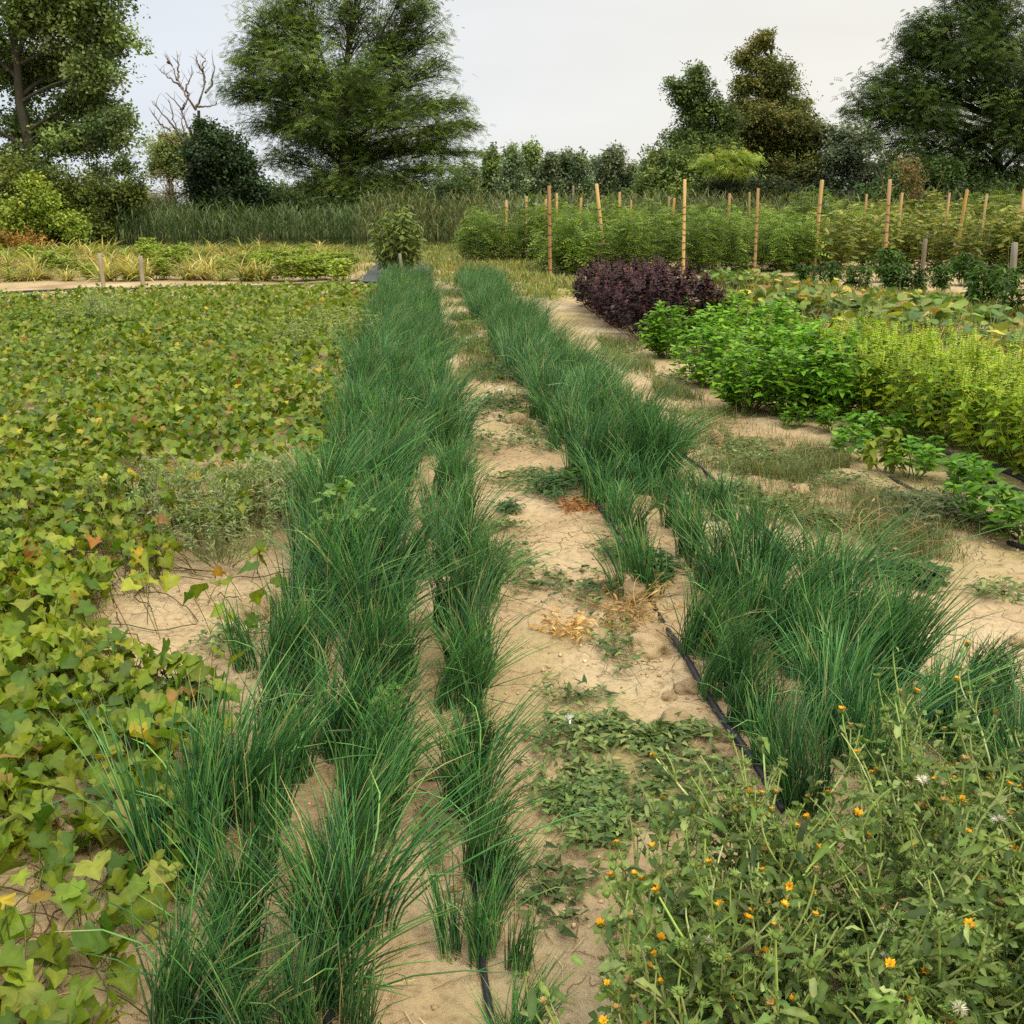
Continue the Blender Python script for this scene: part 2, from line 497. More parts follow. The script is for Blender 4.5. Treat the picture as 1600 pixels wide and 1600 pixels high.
def frames(Y, Zh):
    Y = unit(Y)
    X = unit(np.cross(Y, Zh))
    Z = np.cross(X, Y)
    return X, Y, Z
def put(mb, tpl, P, Y, Zh, S, col, rib=None):
    T, F_, rm = tpl
    X, Y, Z = frames(Y, Zh)
    S = np.asarray(S, float)
    if S.ndim == 1:
        S = np.stack([S, S, S], 1)
    V = P[:, None, :] + T[None, :, 0:1] * (X * S[:, :1])[:, None] + T[None, :, 1:2] * (Y * S[:, 1:2])[:, None] + T[None, :, 2:3] * (Z * S[:, 2:3])[:, None]
    if rib is not None:
        col = np.asarray(col)
        C = col[:, None, :] * (1 - rm[None, :, None]) + (col * np.asarray(rib))[:, None, :] * rm[None, :, None]
    else:
        C = col
    mb.add(V, F_, C)
def rnd_dirs(g, n, up=0.0, spread=1.0):
    az = g.uniform(0, 2 * math.pi, n)
    return np.stack([np.cos(az) * spread, np.sin(az) * spread, np.full(n, up) + g.normal(0, .25, n)], 1)
def arcs(base, az, t0, t1, L, K, wob=None, g=None):
    """curved paths: polar angle from the vertical runs t0 -> t1 along length L"""
    N = len(az)
    s = np.linspace(0, 1, K)[None]
    th = t0[:, None] + (t1 - t0)[:, None] * s ** 1.3
    a = np.repeat(az[:, None], K, 1)
    if wob is not None:
        a = a + g.normal(0, wob, (N, 1)) * s
    d = np.stack([np.sin(th) * np.cos(a), np.sin(th) * np.sin(a), np.cos(th)], -1)
    P = np.empty((N, K, 3))
    P[:, 0] = base
    step = (L / (K - 1))[:, None, None]
    P[:, 1:] = base[:, None] + np.cumsum((d[:, 1:] + d[:, :-1]) / 2 * step, 1)
    return P
def pick(g, cols, n, w=None, jit=.12):
    cols = np.asarray(cols)
    k = g.choice(len(cols), n, p=w)
    return cols[k] * (1 + g.normal(0, jit, (n, 1))) * (1 + g.normal(0, .05, (n, 3)))

# ------------------------------------------------------------------ chives
CH = [A(58, 108, 52), A(76, 132, 66), A(98, 156, 78), A(132, 178, 94), A(58, 108, 72)]
def chive_mesh(seed, n, L, r, rad, lean=0.2, K=6, sides=3):
    g = np.random.default_rng(seed)
    mb = MB()
    nb = 5
    bc = g.normal(0, rad * .75, (nb, 2)); bl = np.stack([g.normal(lean, .22, nb), g.normal(0, .2, nb)], 1); bh = g.uniform(.72, 1.08, nb)
    k = g.integers(0, nb, n)
    rr = rad * .6 * np.sqrt(g.random(n)); a = g.uniform(0, 2 * math.pi, n)
    base = np.stack([bc[k, 0] + rr * np.cos(a), bc[k, 1] + rr * np.sin(a), np.full(n, -.015)], 1)
    az = np.arctan2(base[:, 1], base[:, 0]) + g.normal(0, .9, n)
    t0 = np.abs(g.normal(.08, .09, n))
    t1 = t0 + np.abs(g.normal(.17, .22, n)) + .05
    q_ = g.random(n) < .08
    t1 = np.where(q_, t1 + g.uniform(.5, 1.4, n), t1)
    ln = L * bh[k] * g.uniform(.45, 1.12, n)
    P = arcs(base, az, t0, t1, ln, K, .45, g)
    hgt = np.maximum(P[..., 2], 0)
    P[..., 0] += bl[k, 0:1] * hgt * (hgt / L) * g.uniform(.5, 1.5, (n, 1)) * 1.3
    P[..., 1] += bl[k, 1:2] * hgt * (hgt / L) * 1.1
    kink = g.random(n) < .06                      # broken blades fold over
    P[kink, 3:, 2] -= (np.arange(K - 3) + 1)[None] * g.uniform(.015, .06, (kink.sum(), 1))
    P[kink, 3:, 0] += (np.arange(K - 3) + 1)[None] * g.normal(0, .03, (kink.sum(), 1))
    c = pick(g, CH, n, [.24, .3, .24, .1, .12], .16)
    prof = np.array([.85, 1, 1, .9, .7, .22]) if K == 6 else np.linspace(1, .25, K)
    cc = np.repeat(c[:, None, :], K, 1)
    cc[:, 0] *= np.array([1.6, 1.35, 1.5]); cc[:, -2:] *= np.array([1.3, 1.22, 1.1])
    dead = g.random(n) < .018
    cc[dead] = A(206, 186, 120)
    ln_d = dead[:, None]
    yt = g.random(n) < .09
    cc[yt, -1:] = A(220, 206, 140)
    mb.tubes(P, r * prof[None] * g.uniform(.7, 1.25, (n, 1)), sides, cc)
    m = n // 9                                    # dry thatch at the foot
    a = g.uniform(0, 6.283, m)
    T = arcs(np.stack([rad * np.cos(a), rad * np.sin(a), np.full(m, .004)], 1), a + g.normal(0, .8, m), g.uniform(.9, 1.4, m), g.uniform(1.4, 2.0, m), g.uniform(.05, .14, m), 4, .8, g)
    T[..., 2] = np.maximum(T[..., 2], .003)
    mb.tubes(T, np.full(4, r * .6), 3, pick(g, [A(206, 176, 116), A(180, 150, 100), A(150, 140, 90)], m))
    return mb.mesh('chive_clump', M_CHIVE, True)
CH_BIG = [chive_mesh(100 + k, 240, .44, .0024, .08) for k in range(10)]
CH_SMALL = [chive_mesh(120 + k, 95, .29, .0021, .05, .06) for k in range(6)]
CH_FAR = [chive_mesh(140 + k, 290, .44, .0029, .11, .2, 5) for k in range(6)]

g = np.random.default_rng(5)
ROWN = {'L1': "left bed's outer row by sweet potatoes", 'L2': "left bed's middle row", 'L3': "left bed's path row",
        'R1': "right bed's hose row", 'R2': "right bed's middle row", 'R3': "right bed's outer row", 'R4': "short row at the right picture edge"}
n_ch = 0
for key, u0, vs, gaps in (
        ('L1', -.45, 1.62, [(5.35, 5.75)]), ('L2', -.20, 1.55, [(4.5, 4.72)]), ('L3', .13, 1.55, [(2.0, 2.08), (5.55, 6.15)]),
        ('R1', .98, 2.38, [(3.45, 3.95)]), ('R2', 1.25, 2.5, []), ('R3', 1.53, 2.35, []), ('R4', 1.80, 2.25, [(3.2, 99)])):
    v = vs; k = 0; nfar = 0
    while v < 20.0:
        gap = any(a < v < b for a, b in gaps)
        small = (key[0] == 'R' and 3.9 < v < 5.45)
        if not gap:
            uu = u0 + g.normal(0, .035)
            if v > 5.2 and key == 'R2': uu -= .06
            if v > 5.2 and key == 'R3': uu -= .16
            x, y = bed(uu, v)
            far = v > 9.5
            ms = CH_FAR if far else (CH_SMALL if small else CH_BIG)
            sc_ = g.uniform(.78, 1.12) * ((.68 if v < 2.15 else .84) if key == 'L3' and v < 5 else 1) * ((.95 if key in ('R2', 'R3') else .82) if key[0] == 'R' and v < 3.9 else 1) * (.9 if key == 'R1' and v < 3.2 else 1) * (1.0 if key[0] == 'L' or v < 5.4 else .97)
            if key == 'R3' and v < 2.7: sc_ *= .85
            if key[0] == 'R' and 3.9 < v < 5.45 and g.random() < .3:
                v += .1
                continue
            if small and key[0] == 'R' : sc_ *= g.uniform(.9, 1.25)
            if v < 1.75 and key[0] == 'L': sc_ *= .85
            o = link('chive_clump', ms[g.integers(len(ms))], None, (x, y, Hs(x, y)), g.uniform(-1.1, 1.1), (sc_, sc_, sc_ * g.uniform(.9, 1.08)))
            if k < 7:
                lab = f"chive clump, {ORD[k]} from near end of {ROWN[key]}"
            elif small:
                lab = f"short thin chive clump in the gappy stretch of the {ROWN[key]}"
            elif far:
                lab = f"chive clump in the closed-up far half of the {ROWN[key]}"
            else:
                lab = f"tall chive clump in the middle stretch of the {ROWN[key]}"
            tag(o, lab, 'chive clump', f"chive clumps in the {ROWN[key]}")
            k += 1; n_ch += 1
        v += (.50 if v > 9.5 else .19 if key[0] == 'R' and 3.9 < v < 5.45 else .235 if key in ('L1', 'L2') else .2 if key[0] == 'R' and v < 3.9 else .27) * g.uniform(.85, 1.15)
print('chives', n_ch)

# ------------------------------------------------------------------ sweet potato ground cover
def sweet_potato():
    g = np.random.default_rng(11)
    mb = MB()
    pts = []
    for y0, y1, dens in ((1.0, 4.2, 980), (4.2, 8.0, 800), (8.0, 13.0, 640), (13.0, 18.6, 430)):
        x0, x1 = -y1 * .56 - 2.2, .0
        n = int((x1 - x0) * (y1 - y0) * dens)
        x = g.uniform(x0, x1, n); y = g.uniform(y0, y1, n)
        pts.append(np.stack([x, y], 1))
    P = np.concatenate(pts)
    x, y = P[:, 0], P[:, 1]
    u = x + SL * y
    edge = -.60 + .14 * (vnoise(x, y, .5, 21) - .5)
    keep = (u < edge) & (x > -y * .56 - 2.2)
    px, py = proj(x, y, np.zeros_like(x))
    bare = inpoly(px, py, [(95, 1000), (190, 940), (260, 905), (330, 865), (420, 830), (520, 800), (520, 1060), (400, 1120), (300, 1085), (180, 1050)])
    keep &= ~(bare & (g.random(len(x)) > .03))
    b2 = inpoly(px, py, [(-60, 1400), (120, 1330), (230, 1330), (300, 1480), (190, 1640), (-60, 1640)])
    keep &= ~(b2 & (g.random(len(x)) > .42))
    b3 = inpoly(px, py, [(330, 1060), (420, 1000), (430, 1200), (250, 1700), (200, 1500), (330, 1300)])
    keep &= ~(b3 & (g.random(len(x)) > .9))
    weed = inpoly(px, py, [(190, 760), (300, 715), (470, 700), (480, 850), (330, 880), (200, 850)])
    keep &= y < 15.9 + 2.4 * np.clip(px / 590, -.3, 1) + .5 * (vnoise(x, y, .8, 27) - .5)
    keep &= ~(weed & (g.random(len(x)) > .45))
    patch = vnoise(x, y, .45, 22) * .6 + vnoise(x, y, .16, 23) * .4
    keep &= g.random(len(x)) < np.clip(patch * 2.6 - .25, .05, 1) * np.where(y < 3.1, .95, 1)
    x, y = x[keep], y[keep]; n = len(x)
    can = (.08 + .16 * vnoise(x, y, .55, 24) + .06 * vnoise(x, y, .2, 25)) * np.clip((y - 1.2) / 2.6, .38, 1)
    lay = g.random(n) ** .6
    z = H(x, y) + .02 + can * lay
    az = g.uniform(0, 2 * math.pi, n)
    # leaves face the sky, tipping towards their own side, with a common lean to the viewer's side
    D = np.stack([np.cos(az), np.sin(az), g.normal(-.40, .38, n)], 1)
    D[:, 1] -= .25
    Z = np.stack([g.normal(0, .5, n), g.normal(-.1, .5, n), np.ones(n)], 1)
    S = g.uniform(.040, .078, n) * np.where(y < 4, 1.0, .9)
    green = np.array([A(112, 136, 30), A(130, 152, 40), A(150, 166, 50), A(84, 116, 34), A(162, 168, 66)])
    c = pick(g, green, n, [.26, .3, .18, .16, .10], .1)
    warm = vnoise(x, y, .8, 26)
    old = (g.random(n) < np.where(warm > .62, .06, .01))
    c[old] = pick(g, [A(156, 134, 56), A(172, 140, 60), A(160, 110, 56), A(206, 182, 56), A(212, 186, 52)], old.sum(), None, .1)
    low = lay < .25
    red = low & (g.random(n) < .025)
    c[red] = pick(g, [A(90, 48, 50), A(108, 58, 48)], red.sum(), None, .1)
    yel = (y < 4.3) & (y > 3.0)
    c[yel] = c[yel] * np.array([1.2, 1.16, .95])
    c[y > 5] *= np.array([.96, .98, .88])
    asp = np.stack([S * g.uniform(.85, 1.15, n), S, S * g.uniform(.5, 1.6, n)], 1)
    kk = np.where(y < 5.0, 10 + g.integers(0, 5, n), g.integers(0, 4, n))
    for j in list(range(4)) + [10, 11, 12, 13, 14]:
        s_ = kk == j
        put(mb, SP[j] if j < 10 else SPN[j - 10], np.stack([x, y, z], 1)[s_], D[s_], Z[s_], asp[s_], c[s_], (1.28, 1.22, 1.15))
    # petioles and trailing vines for the near part
    nr = y < 5.5
    B = np.stack([x, y, z], 1)[nr]
    G0 = B.copy(); G0[:, :2] += g.normal(0, .045, (nr.sum(), 2)) - D[nr][:, :2] * .03; G0[:, 2] = H(G0[:, 0], G0[:, 1]) + .005
    t = np.linspace(0, 1, 4)[None, :, None]
    PP = G0[:, None] * (1 - t) + B[:, None] * t
    PP[:, 1:3, 2] += .012
    mb.tubes(PP, np.full(4, .0017), 3, pick(g, [A(150, 150, 78), A(140, 110, 70), A(128, 142, 62)], nr.sum()))
    nv = 150
    vx = g.uniform(-2.6, -.6, nv); vy = g.uniform(1.3, 5, nv)
    ok = (vx + SL * vy) < -.62
    vx, vy = vx[ok], vy[ok]; nv = len(vx)
    az = g.uniform(0, 6.28, nv)
    K = 9
    th = az[:, None] + np.cumsum(g.normal(0, .25, (nv, K)), 1)
    L = g.uniform(.02, .06, nv)[:, None]
    X = vx[:, None] + np.cumsum(np.cos(th) * L, 1); Y = vy[:, None] + np.cumsum(np.sin(th) * L, 1)
    Zv = H(X, Y) + .006 + .02 * g.random((nv, K))
    mb.tubes(np.stack([X, Y, Zv], -1), np.full(K, .0024), 4, pick(g, [A(140, 118, 72), A(124, 92, 62), A(140, 140, 76)], nv))
    o = link('sweet_potato_foliage', mb.mesh('sweet_potato_foliage', M_SWEET, True))
    tag(o, 'yellow green lobed sweet potato vines carpeting the plot left of the chives', 'ground cover', kind='stuff')
sweet_potato()

# ------------------------------------------------------------------ leafy herb bushes
def herb(seed, Rr, h, nst, nl, tpls, ls, cols, w=None, mat=M_BASIL, up=.35, droop=-.1, rose=5, stem=A(120, 140, 70), t0=.3,
         stem_r=.0035, flat=.45, rib=(1.15, 1.12, 1.0), jit=.12, lowcols=None, name='foliage', base_f=.35, hv=(.78, 1.06)):
    g = np.random.default_rng(seed)
    a = g.uniform(0, 6.283, nst); q_ = np.sqrt(g.random(nst))
    ex, ey = Rr * q_ * np.cos(a), Rr * q_ * np.sin(a)
    ez = h * (1 - flat * q_ ** 2.2) * g.uniform(hv[0], hv[1], nst)
    K = 6
    t = np.linspace(0, 1, K)
    B = np.stack([ex * base_f + g.normal(0, .02, nst), ey * base_f + g.normal(0, .02, nst), np.zeros(nst)], 1)
    E = np.stack([ex, ey, ez], 1)
    P = B[:, None] * (1 - t)[None, :, None] + E[:, None] * t[None, :, None]
    bow = np.sin(t * math.pi)[None, :, None] * np.stack([ex, ey, np.zeros(nst)], 1)[:, None] * .22
    P = P + bow
    sm = MB()
    sm.tubes(P, stem_r * np.linspace(1, .4, K)[None], 4, pick(g, [stem], nst))
    lm = MB()
    # node pairs along each stem
    tt = t0 + (1 - t0) * (np.arange(nl)[None] + g.random((nst, nl))) / nl
    f = tt * (K - 1); i0 = np.minimum(f.astype(int), K - 2); fr = (f - i0)[..., None]
    r_ = np.arange(nst)[:, None]
    N0 = P[r_, i0] * (1 - fr) + P[r_, i0 + 1] * fr
    az0 = g.uniform(0, 6.283, nst)[:, None] + np.arange(nl)[None] * (math.pi / 2) + g.normal(0, .3, (nst, nl))
    PO, DI, SI, TT = [], [], [], []
    for sg in (0, math.pi):
        aa = az0 + sg
        PO.append(N0.reshape(-1, 3)); TT.append(tt.ravel())
        up_ = g.normal(up, .3, aa.size)
        DI.append(np.stack([np.cos(aa).ravel(), np.sin(aa).ravel(), up_], 1) + unit(E + 1e-6)[r_, :].repeat(nl, 1).reshape(-1, 3) * .35)
        SI.append(ls * g.uniform(.6, 1.15, aa.size) * (.75 + .35 * np.sin(tt.ravel() * 3.0)))
    if rose:
        aa = g.uniform(0, 6.283, (nst, rose))
        PO.append(np.repeat(P[:, -1], rose, 0)); TT.append(np.ones(nst * rose))
        DI.append(np.stack([np.cos(aa).ravel(), np.sin(aa).ravel(), g.normal(up + .25, .3, nst * rose)], 1))
        SI.append(ls * g.uniform(.5, 1.0, nst * rose))
    PO = np.concatenate(PO); DI = np.concatenate(DI); SI = np.concatenate(SI); TT = np.concatenate(TT)
    n = len(PO)
    PO = PO + unit(DI) * SI[:, None] * .12
    DI[:, 2] += droop
    Zh = np.stack([g.normal(0, .25, n), g.normal(0, .25, n), np.ones(n)], 1)
    C = pick(g, cols, n, w, jit)
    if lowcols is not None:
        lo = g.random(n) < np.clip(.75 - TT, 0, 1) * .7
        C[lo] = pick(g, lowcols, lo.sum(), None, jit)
    kk = g.integers(0, len(tpls), n)
    for j, T in enumerate(tpls):
        s_ = kk == j
        put(lm, T, PO[s_], DI[s_], Zh[s_], SI[s_], C[s_], rib)
    return [('stem', sm.mesh('stem', M_STEM)), (name, lm.mesh(name, mat))], P[:, -1]

# green basil
GB_ = [herb(200 + k, .31, .50, 44, 8, OV, .075, [A(106, 158, 34), A(128, 178, 44), A(150, 196, 60), A(80, 128, 32)], [.3, .35, .2, .15], rose=6, up=.3, droop=-.15, t0=.12) for k in range(4)]
SB_ = [herb(210 + k, .13, .24, 9, 4, OV, .068, [A(100, 150, 38), A(124, 172, 50), A(78, 124, 34)], rose=5, up=.3) for k in range(3)]
g = np.random.default_rng(31)
spots = [(1045, 560), (1110, 600), (1165, 640), (1235, 650), (1300, 655), (1120, 555), (1190, 590), (1265, 605), (1215, 550), (1330, 625), (1060, 530), (1140, 530)]
nm = ['at the near left corner beside the path', 'second along the bare path edge', 'at the front edge above the bare patch', 'in the front edge right of the bare patch',
      'where the green basil meets the lime basil', 'second from the purple basil along the path', 'in the middle of the green block', 'in the middle beside the lime basil',
      'at the back edge by the squash vines', 'half grown into the flowering lime basil', 'touching the purple basil', 'at the back next to the purple basil']
for (px, py), d in zip(spots, nm):
    x, y = gp(px, py)
    spawn('basil_plant', GB_[g.integers(4)][0], f'leafy green basil plant {d}', 'basil plant', (x, y, Hs(x, y)), g.uniform(0, 6), 'green basil plants', g.uniform(.92, 1.12))
for px, py, s_, d in ((1345, 690, 1.1, 'tall young green basil plant in front of the flowering lime basil'), (1330, 715, .95, 'young green basil plant drooping over the hose by dry stalks'),
                      (1425, 745, 1.0, 'small dark green basil plant between two drip hoses'), (1505, 790, 1.1, 'small green basil plant, left of the pair near the right hose'),
                      (1540, 820, 1.15, 'largest of the small basil plants standing above the grey weeds'), (1510, 755, .9, 'small green basil plant beside the hose under the lime basil'),
                      (1410, 690, .9, 'small rosette of basil in front of the lime basil base'), (1598, 850, 1.0, 'small dark basil plant at the picture edge above the hose end'),
                      (1450, 725, .8, 'small loose basil plant behind the small dark one'), (1240, 668, .7, 'tiny basil seedling in front of the green basil block'),
                      (1300, 675, .8, 'little basil seedling near the drip hose bend')):
    x, y = gp(px, py)
    spawn('basil_plant', SB_[g.integers(3)][0], d, 'basil plant', (x, y, Hs(x, y)), g.uniform(0, 6), 'small basil plants by the hoses', s_)
ye = herb(219, .14, .26, 9, 4, OV, .07, [A(160, 172, 58), A(142, 160, 56)], rose=5, up=-.1, droop=-.5)
x, y = gp(1385, 740)
spawn('basil_plant', ye[0], 'wilting yellow green basil plant beside the bundle of dry stalks', 'basil plant', (x, y, Hs(x, y)), 1.0)

# flowering lime basil with spikes
def spike_mesh(seed):
    g = np.random.default_rng(seed)
    mb = MB()
    mb.tubes(np.array([[0, 0, 0], [0.004, 0, .08], [0, .003, .16]]), np.array([.0022, .0018, .001]), 4, A(168, 184, 70))
    n = 46
    z = np.repeat(np.linspace(.025, .16, 11), 5)[:n]
    a = g.uniform(0, 6.283, n)
    D = np.stack([np.cos(a), np.sin(a), g.uniform(.1, .7, n)], 1)
    put(mb, OV[1], np.stack([np.zeros(n), np.zeros(n), z], 1), D, np.tile([0, 0, 1.0], (n, 1)), .020 * (1.15 - z / .25), pick(g, [A(206, 224, 66), A(190, 216, 62), A(216, 228, 96)], n))
    return mb.mesh('flower_spike', M_BASIL)
SPK = [spike_mesh(230 + k) for k in range(3)]
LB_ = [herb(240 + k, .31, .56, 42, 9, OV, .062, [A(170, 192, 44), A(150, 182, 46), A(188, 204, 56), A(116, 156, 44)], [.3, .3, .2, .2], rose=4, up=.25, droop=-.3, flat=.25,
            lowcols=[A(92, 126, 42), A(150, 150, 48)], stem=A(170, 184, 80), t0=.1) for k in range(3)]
spots = [(1360, 655), (1430, 675), (1500, 698), (1570, 722), (1395, 622), (1470, 640), (1545, 662), (1640, 750), (1620, 690), (1335, 615), (1720, 790), (1700, 720)]
nm = ['at the left end of the lime block', 'second along the front of the lime block', 'third along the front of the lime block', 'standing over the black hose near the picture edge',
      'behind the left end of the lime block', 'in the middle of the lime block', 'behind the plant over the black hose', 'cut by the right picture edge in front', 'cut by the right picture edge behind',
      'mixed into the green basil', 'beyond the front right corner', 'beyond the rear right corner']
for (px, py), d in zip(spots, nm):
    x, y = gp(px, py)
    parts, tips = LB_[g.integers(3)]
    r_ = spawn('lime_basil_plant', parts, f'flowering yellow green basil plant {d}', 'basil plant', (x, y, Hs(x, y)), g.uniform(0, 6), 'flowering lime basil plants', g.uniform(.95, 1.12))
    for tp in tips:
        link('flower_spike', SPK[g.integers(3)], r_, tuple(tp - np.array([0, 0, .03])), 0, g.uniform(.75, 1.2), (g.normal(0, .15), g.normal(0, .15), g.uniform(0, 6)))

# purple basil
PC = [A(56, 32, 30), A(38, 22, 24), A(76, 44, 36), A(94, 60, 44), A(44, 36, 36)]
def pspike(seed):
    g = np.random.default_rng(seed); mb = MB()
    mb.tubes(np.array([[0, 0, 0], [0.003, 0, .05], [0, .003, .11]]), np.array([.002, .0016, .001]), 4, A(84, 50, 56))
    n = 30; z = np.repeat(np.linspace(.01, .11, 10), 3); a = g.uniform(0, 6.283, n)
    put(mb, OV[1], np.stack([0 * z, 0 * z, z], 1), np.stack([np.cos(a), np.sin(a), g.uniform(.2, .9, n)], 1), np.tile([0, 0, 1.0], (n, 1)), np.full(n, .017), pick(g, [A(110, 66, 74), A(92, 54, 60), A(130, 90, 84)], n))
    return mb.mesh('flower_spike', M_PURPLE)
PSPK = [pspike(250 + k) for k in range(2)]
PB_ = [herb(260 + k, .36, .56, 46, 8, OV, .062, PC, [.3, .28, .2, .1, .12], M_PURPLE, .2, -.1, 6, A(84, 50, 52), flat=.5, rib=(1.1, 1.0, 1.05), jit=.2) for k in range(3)]
spots = [(1.05, 0), (1.3, .5)]
k = 0
nm = ['at the front beside the green basil', 'at the front towards the squash vines', 'second from the front along the chives', 'second from the front on the squash side', 'in the middle along the chives',
      'in the middle on the squash side', 'fourth from the front along the chives', 'fourth from the front on the squash side', 'at the far end along the chives', 'at the far end on the squash side',
      'at the far tip near the first tall stake', 'behind the far tip on the squash side']
for row in range(6):
    for cc in range(2):
        x, y = bed(2.72 + cc * .55 + g.normal(0, .03), 11.7 + row * .80 + cc * .2)
        parts, tips = PB_[g.integers(3)]
        r_ = spawn('purple_basil_plant', parts, f'dark purple basil plant {nm[k]}', 'basil plant', (x, y, Hs(x, y)), g.uniform(0, 6), 'purple basil plants', g.uniform(1.1, 1.3))
        k += 1
        for tp in tips[:30]:
            link('flower_spike', PSPK[g.integers(2)], r_, tuple(tp - np.array([0, 0, .01])), 0, g.uniform(.8, 1.3), (g.normal(0, .2), g.normal(0, .2), g.uniform(0, 6)))

# peppers
PEP = [herb(270 + k, .30, .62, 26, 8, LN + [OV[2]], .115, [A(62, 92, 28), A(80, 116, 38), A(48, 74, 26), A(108, 142, 58)], [.35, .3, .25, .1], M_PEPPER, .1, -.45, 5, A(70, 110, 50), flat=.35) for k in range(4)]
for px, py, s_, d in ((1258, 446, .7, 'at the left end of the pepper row'), (1290, 448, .85, 'second from the left end of the pepper row'), (1335, 458, .8, 'with low spread in front of the leaning pale stake'),
                      (1383, 440, 1.15, 'tallest, hiding the foot of a tall stake'), (1400, 462, .95, 'behind the squash, with one orange fruit'), (1425, 462, .8, 'with pale drooping leaves beside the grey stake'),
                      (1470, 458, .85, 'just right of the grey stake'), (1505, 446, 1.05, 'at the back, left of the leaning stake'), (1535, 484, 1.1, 'nearest large bush above the bare soil'),
                      (1560, 466, .9, 'beside the weathered stake at right'), (1604, 500, 1.2, 'cut by the right picture edge')):
    x, y = gp(px, py)
    r_ = spawn('pepper_plant', PEP[g.integers(4)][0], f'dark green pepper plant {d}', 'pepper plant', (x, y, Hs(x, y)), g.uniform(0, 6), 'pepper plants', s_)
    if 'orange fruit' in d:
        fb = MB()
        zz = np.linspace(0, 1, 7); rr = np.array([.006, .032, .04, .038, .03, .02, .005])
        fb.tubes(np.stack([0 * zz, 0 * zz, -.09 * zz], 1), rr, 8, A(226, 96, 30), True)
        link('fruit', fb.mesh('fruit', M_PEPPER, True), r_, (-.12, -.26, .22))

# ------------------------------------------------------------------ squash vines
def squash(seed, Rr, n, yellow):
    g = np.random.default_rng(seed)
    sm, lm = MB(), MB()
    a = g.uniform(0, 6.283, n); q_ = Rr * np.sqrt(g.random(n))
    B = np.stack([q_ * np.cos(a), q_ * np.sin(a), np.zeros(n)], 1)
    P = arcs(B, g.uniform(0, 6.283, n), g.uniform(0, .4, n), g.uniform(.3, .9, n), g.uniform(.10, .40, n), 5)
    sm.tubes(P, np.linspace(.006, .003, 5)[None], 4, pick(g, [A(150, 160, 84), A(170, 164, 90)], n))
    c = pick(g, [A(110, 138, 58), A(140, 156, 70), A(92, 124, 62)], n)
    o = g.random(n) < yellow
    c[o] = pick(g, [A(206, 180, 80), A(190, 160, 84), A(206, 190, 70), A(180, 150, 96)], o.sum())
    az = g.uniform(0, 6.283, n)
    D = np.stack([np.cos(az), np.sin(az), g.normal(-.15, .3, n)], 1)
    Zh = np.stack([g.normal(0, .35, n), g.normal(-.2, .35, n), np.ones(n)], 1)
    kk = g.integers(0, 2, n); S = g.uniform(.07, .14, n)
    for j in range(2):
        s_ = kk == j
        put(lm, SQ[j], P[s_, -1], D[s_], Zh[s_], S[s_], c[s_], (1.15, 1.12, 1.1))
    # trailing runners
    m_ = 7
    R0 = arcs(np.tile([0, 0, .02], (m_, 1)), g.uniform(0, 6.283, m_), np.full(m_, 1.45), np.full(m_, 1.6), np.full(m_, Rr * 1.2), 7, .8, g)
    R0[..., 2] = .02
    sm.tubes(R0, np.full(7, .006), 4, A(170, 166, 96))
    return [('stem', sm.mesh('stem', M_STEM)), ('foliage', lm.mesh('foliage', M_HERB))]
SQP = [squash(300, .55, 95, .05), squash(301, .55, 80, .2), squash(302, .5, 70, .42), squash(303, .6, 110, .05)]
for px, py, k, s_, d in ((1140, 452, 0, .95, 'green squash vine spreading low behind the purple basil'), (1190, 455, 1, .9, 'squash vine with yellow leaves left of the peppers'),
                         (1215, 500, 1, 1.1, 'squash vine with upright green leaves behind the green basil'), (1290, 500, 2, 1.0, 'half dried squash vine with yellow and tan leaves'),
                         (1265, 468, 2, .9, 'yellowed squash vine below the pepper row'), (1330, 540, 1, 1.0, 'squash vine with pale upright leaves beside the lime basil'),
                         (1390, 520, 3, 1.1, 'grey green squash vine lying flat behind the lime basil'), (1470, 535, 3, 1.1, 'dense dark squash vine right of the flat one'),
                         (1390, 485, 2, .8, 'withered squash vine in front of the pepper with orange fruit'), (1560, 560, 1, 1.0, 'squash vine with lobed leaf at the right picture edge'),
                         (1450, 495, 0, .9, 'sprawling green squash vine in front of the grey stake'), (1118, 478, 2, .45, 'small yellow squash plant at the tip of the purple basil')):
    x, y = gp(px, py)
    spawn('squash_vine', SQP[k], d, 'squash vine', (x, y, Hs(x, y)), g.uniform(0, 6), 'squash vines', s_)

# ------------------------------------------------------------------ staked tomatoes
TC = [A(136, 164, 66), A(112, 142, 56), A(158, 182, 80), A(84, 112, 44), A(174, 190, 86)]
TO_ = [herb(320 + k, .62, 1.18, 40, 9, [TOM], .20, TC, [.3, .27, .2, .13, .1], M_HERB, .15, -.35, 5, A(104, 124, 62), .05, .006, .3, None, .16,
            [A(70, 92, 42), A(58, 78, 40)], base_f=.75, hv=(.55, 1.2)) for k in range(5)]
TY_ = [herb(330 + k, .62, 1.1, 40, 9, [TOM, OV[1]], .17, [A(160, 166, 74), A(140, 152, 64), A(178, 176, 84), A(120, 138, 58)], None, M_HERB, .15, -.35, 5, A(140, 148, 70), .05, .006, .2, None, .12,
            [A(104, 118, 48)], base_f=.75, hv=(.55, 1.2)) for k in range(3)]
def row_tomato(pts, what, meshes, grp):
    for k, (x, y, s_) in enumerate(pts):
        od = ORD[k] if k < 20 else 'last'
        spawn('tomato_plant', meshes[g.integers(len(meshes))][0], f'bushy {what}, {od} from its left end', 'tomato plant', (x, y, Hs(x, y)), g.uniform(0, 6), grp, s_)
